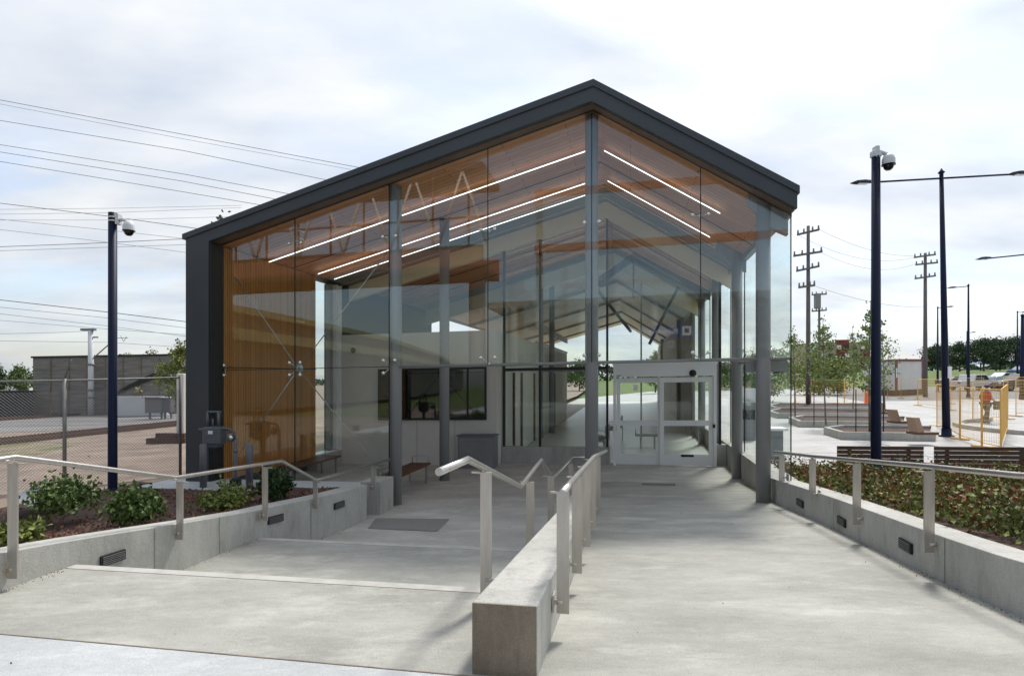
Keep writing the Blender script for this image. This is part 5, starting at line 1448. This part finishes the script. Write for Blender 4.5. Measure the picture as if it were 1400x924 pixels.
rp = _n(nt, 'ShaderNodeMapRange'); rp.inputs[1].default_value = .30; rp.inputs[2].default_value = .60; rp.inputs[3].default_value = .30; rp.inputs[4].default_value = .97
rp.interpolation_type = 'SMOOTHSTEP'
nt.links.new(n1.outputs['Fac'], rp.inputs[0])
n2 = _n(nt, 'ShaderNodeTexNoise'); n2.inputs['Scale'].default_value = 2.6; n2.inputs['Detail'].default_value = 8; nt.links.new(mp.outputs[0], n2.inputs['Vector'])
cr = _n(nt, 'ShaderNodeValToRGB'); cr.color_ramp.elements[0].position = .3; cr.color_ramp.elements[0].color = (.66, .73, .84, 1)
cr.color_ramp.elements[1].position = .68; cr.color_ramp.elements[1].color = (.98, .99, 1.0, 1); nt.links.new(n2.outputs['Fac'], cr.inputs[0])
# thin cloud glows around the sun
sd = Vector((math.sin(SA)*math.cos(SE), math.cos(SA)*math.cos(SE), math.sin(SE)))
dt = _n(nt, 'ShaderNodeVectorMath', operation='DOT_PRODUCT'); dt.inputs[1].default_value = sd; nt.links.new(tc.outputs['Generated'], dt.inputs[0])
gm_ = _n(nt, 'ShaderNodeMapRange'); gm_.inputs[1].default_value = -.6; gm_.inputs[2].default_value = .80; gm_.inputs[3].default_value = 2.7; gm_.inputs[4].default_value = 5.1
nt.links.new(dt.outputs['Value'], gm_.inputs[0])
g2 = _n(nt, 'ShaderNodeMapRange'); g2.inputs[1].default_value = .84; g2.inputs[2].default_value = 1.0; g2.inputs[3].default_value = 0; g2.inputs[4].default_value = 8
nt.links.new(dt.outputs['Value'], g2.inputs[0]); ga = _n(nt, 'ShaderNodeMath', operation='ADD'); nt.links.new(gm_.outputs[0], ga.inputs[0]); nt.links.new(g2.outputs[0], ga.inputs[1])
cs_ = _n(nt, 'ShaderNodeVectorMath', operation='SCALE'); nt.links.new(cr.outputs[0], cs_.inputs[0]); nt.links.new(ga.outputs[0], cs_.inputs['Scale'])
mx = _n(nt, 'ShaderNodeMix', data_type='RGBA'); fb = _n(nt, 'ShaderNodeMapRange'); fb.inputs[1].default_value = -.5; fb.inputs[2].default_value = .35; fb.inputs[3].default_value = .25; fb.inputs[4].default_value = 1
nt.links.new(dt.outputs['Value'], fb.inputs[0]); fm = _n(nt, 'ShaderNodeMath', operation='MULTIPLY'); nt.links.new(rp.outputs[0], fm.inputs[0]); nt.links.new(fb.outputs[0], fm.inputs[1])
nt.links.new(fm.outputs[0], mx.inputs[0]); nt.links.new(sky.outputs[0], mx.inputs[6]); nt.links.new(cs_.outputs[0], mx.inputs[7])
nt.links.new(mx.outputs[2], bg.inputs[0]); bg.inputs[1].default_value = .10
sl = bpy.data.lights.new('sun', 'SUN'); sl.energy = 1.5; sl.angle = rad(8); sl.color = (1, .95, .88)
so = bpy.data.objects.new('sun', sl); COL.objects.link(so); so.rotation_euler = sd.to_track_quat('Z', 'Y').to_euler(); so.location = (5, 5, 30)

cam = bpy.data.cameras.new('camera'); co = bpy.data.objects.new('camera', cam); COL.objects.link(co)
co.location = (0, 0, EYE); co.rotation_euler = (rad(90), 0, 0)
cam.sensor_width = 36; cam.lens = F/1400*36; cam.shift_y = 54/1400; cam.clip_end = 4000; cam.clip_start = .05
scene.camera = co
scene.view_settings.view_transform = 'Standard'; scene.view_settings.look = 'None'; scene.view_settings.exposure = 1.12; scene.view_settings.gamma = 1
scene.cycles.transparent_max_bounces = 32; scene.cycles.max_bounces = 8; scene.cycles.diffuse_bounces = 4; scene.cycles.glossy_bounces = 4
scene.cycles.use_denoising = True
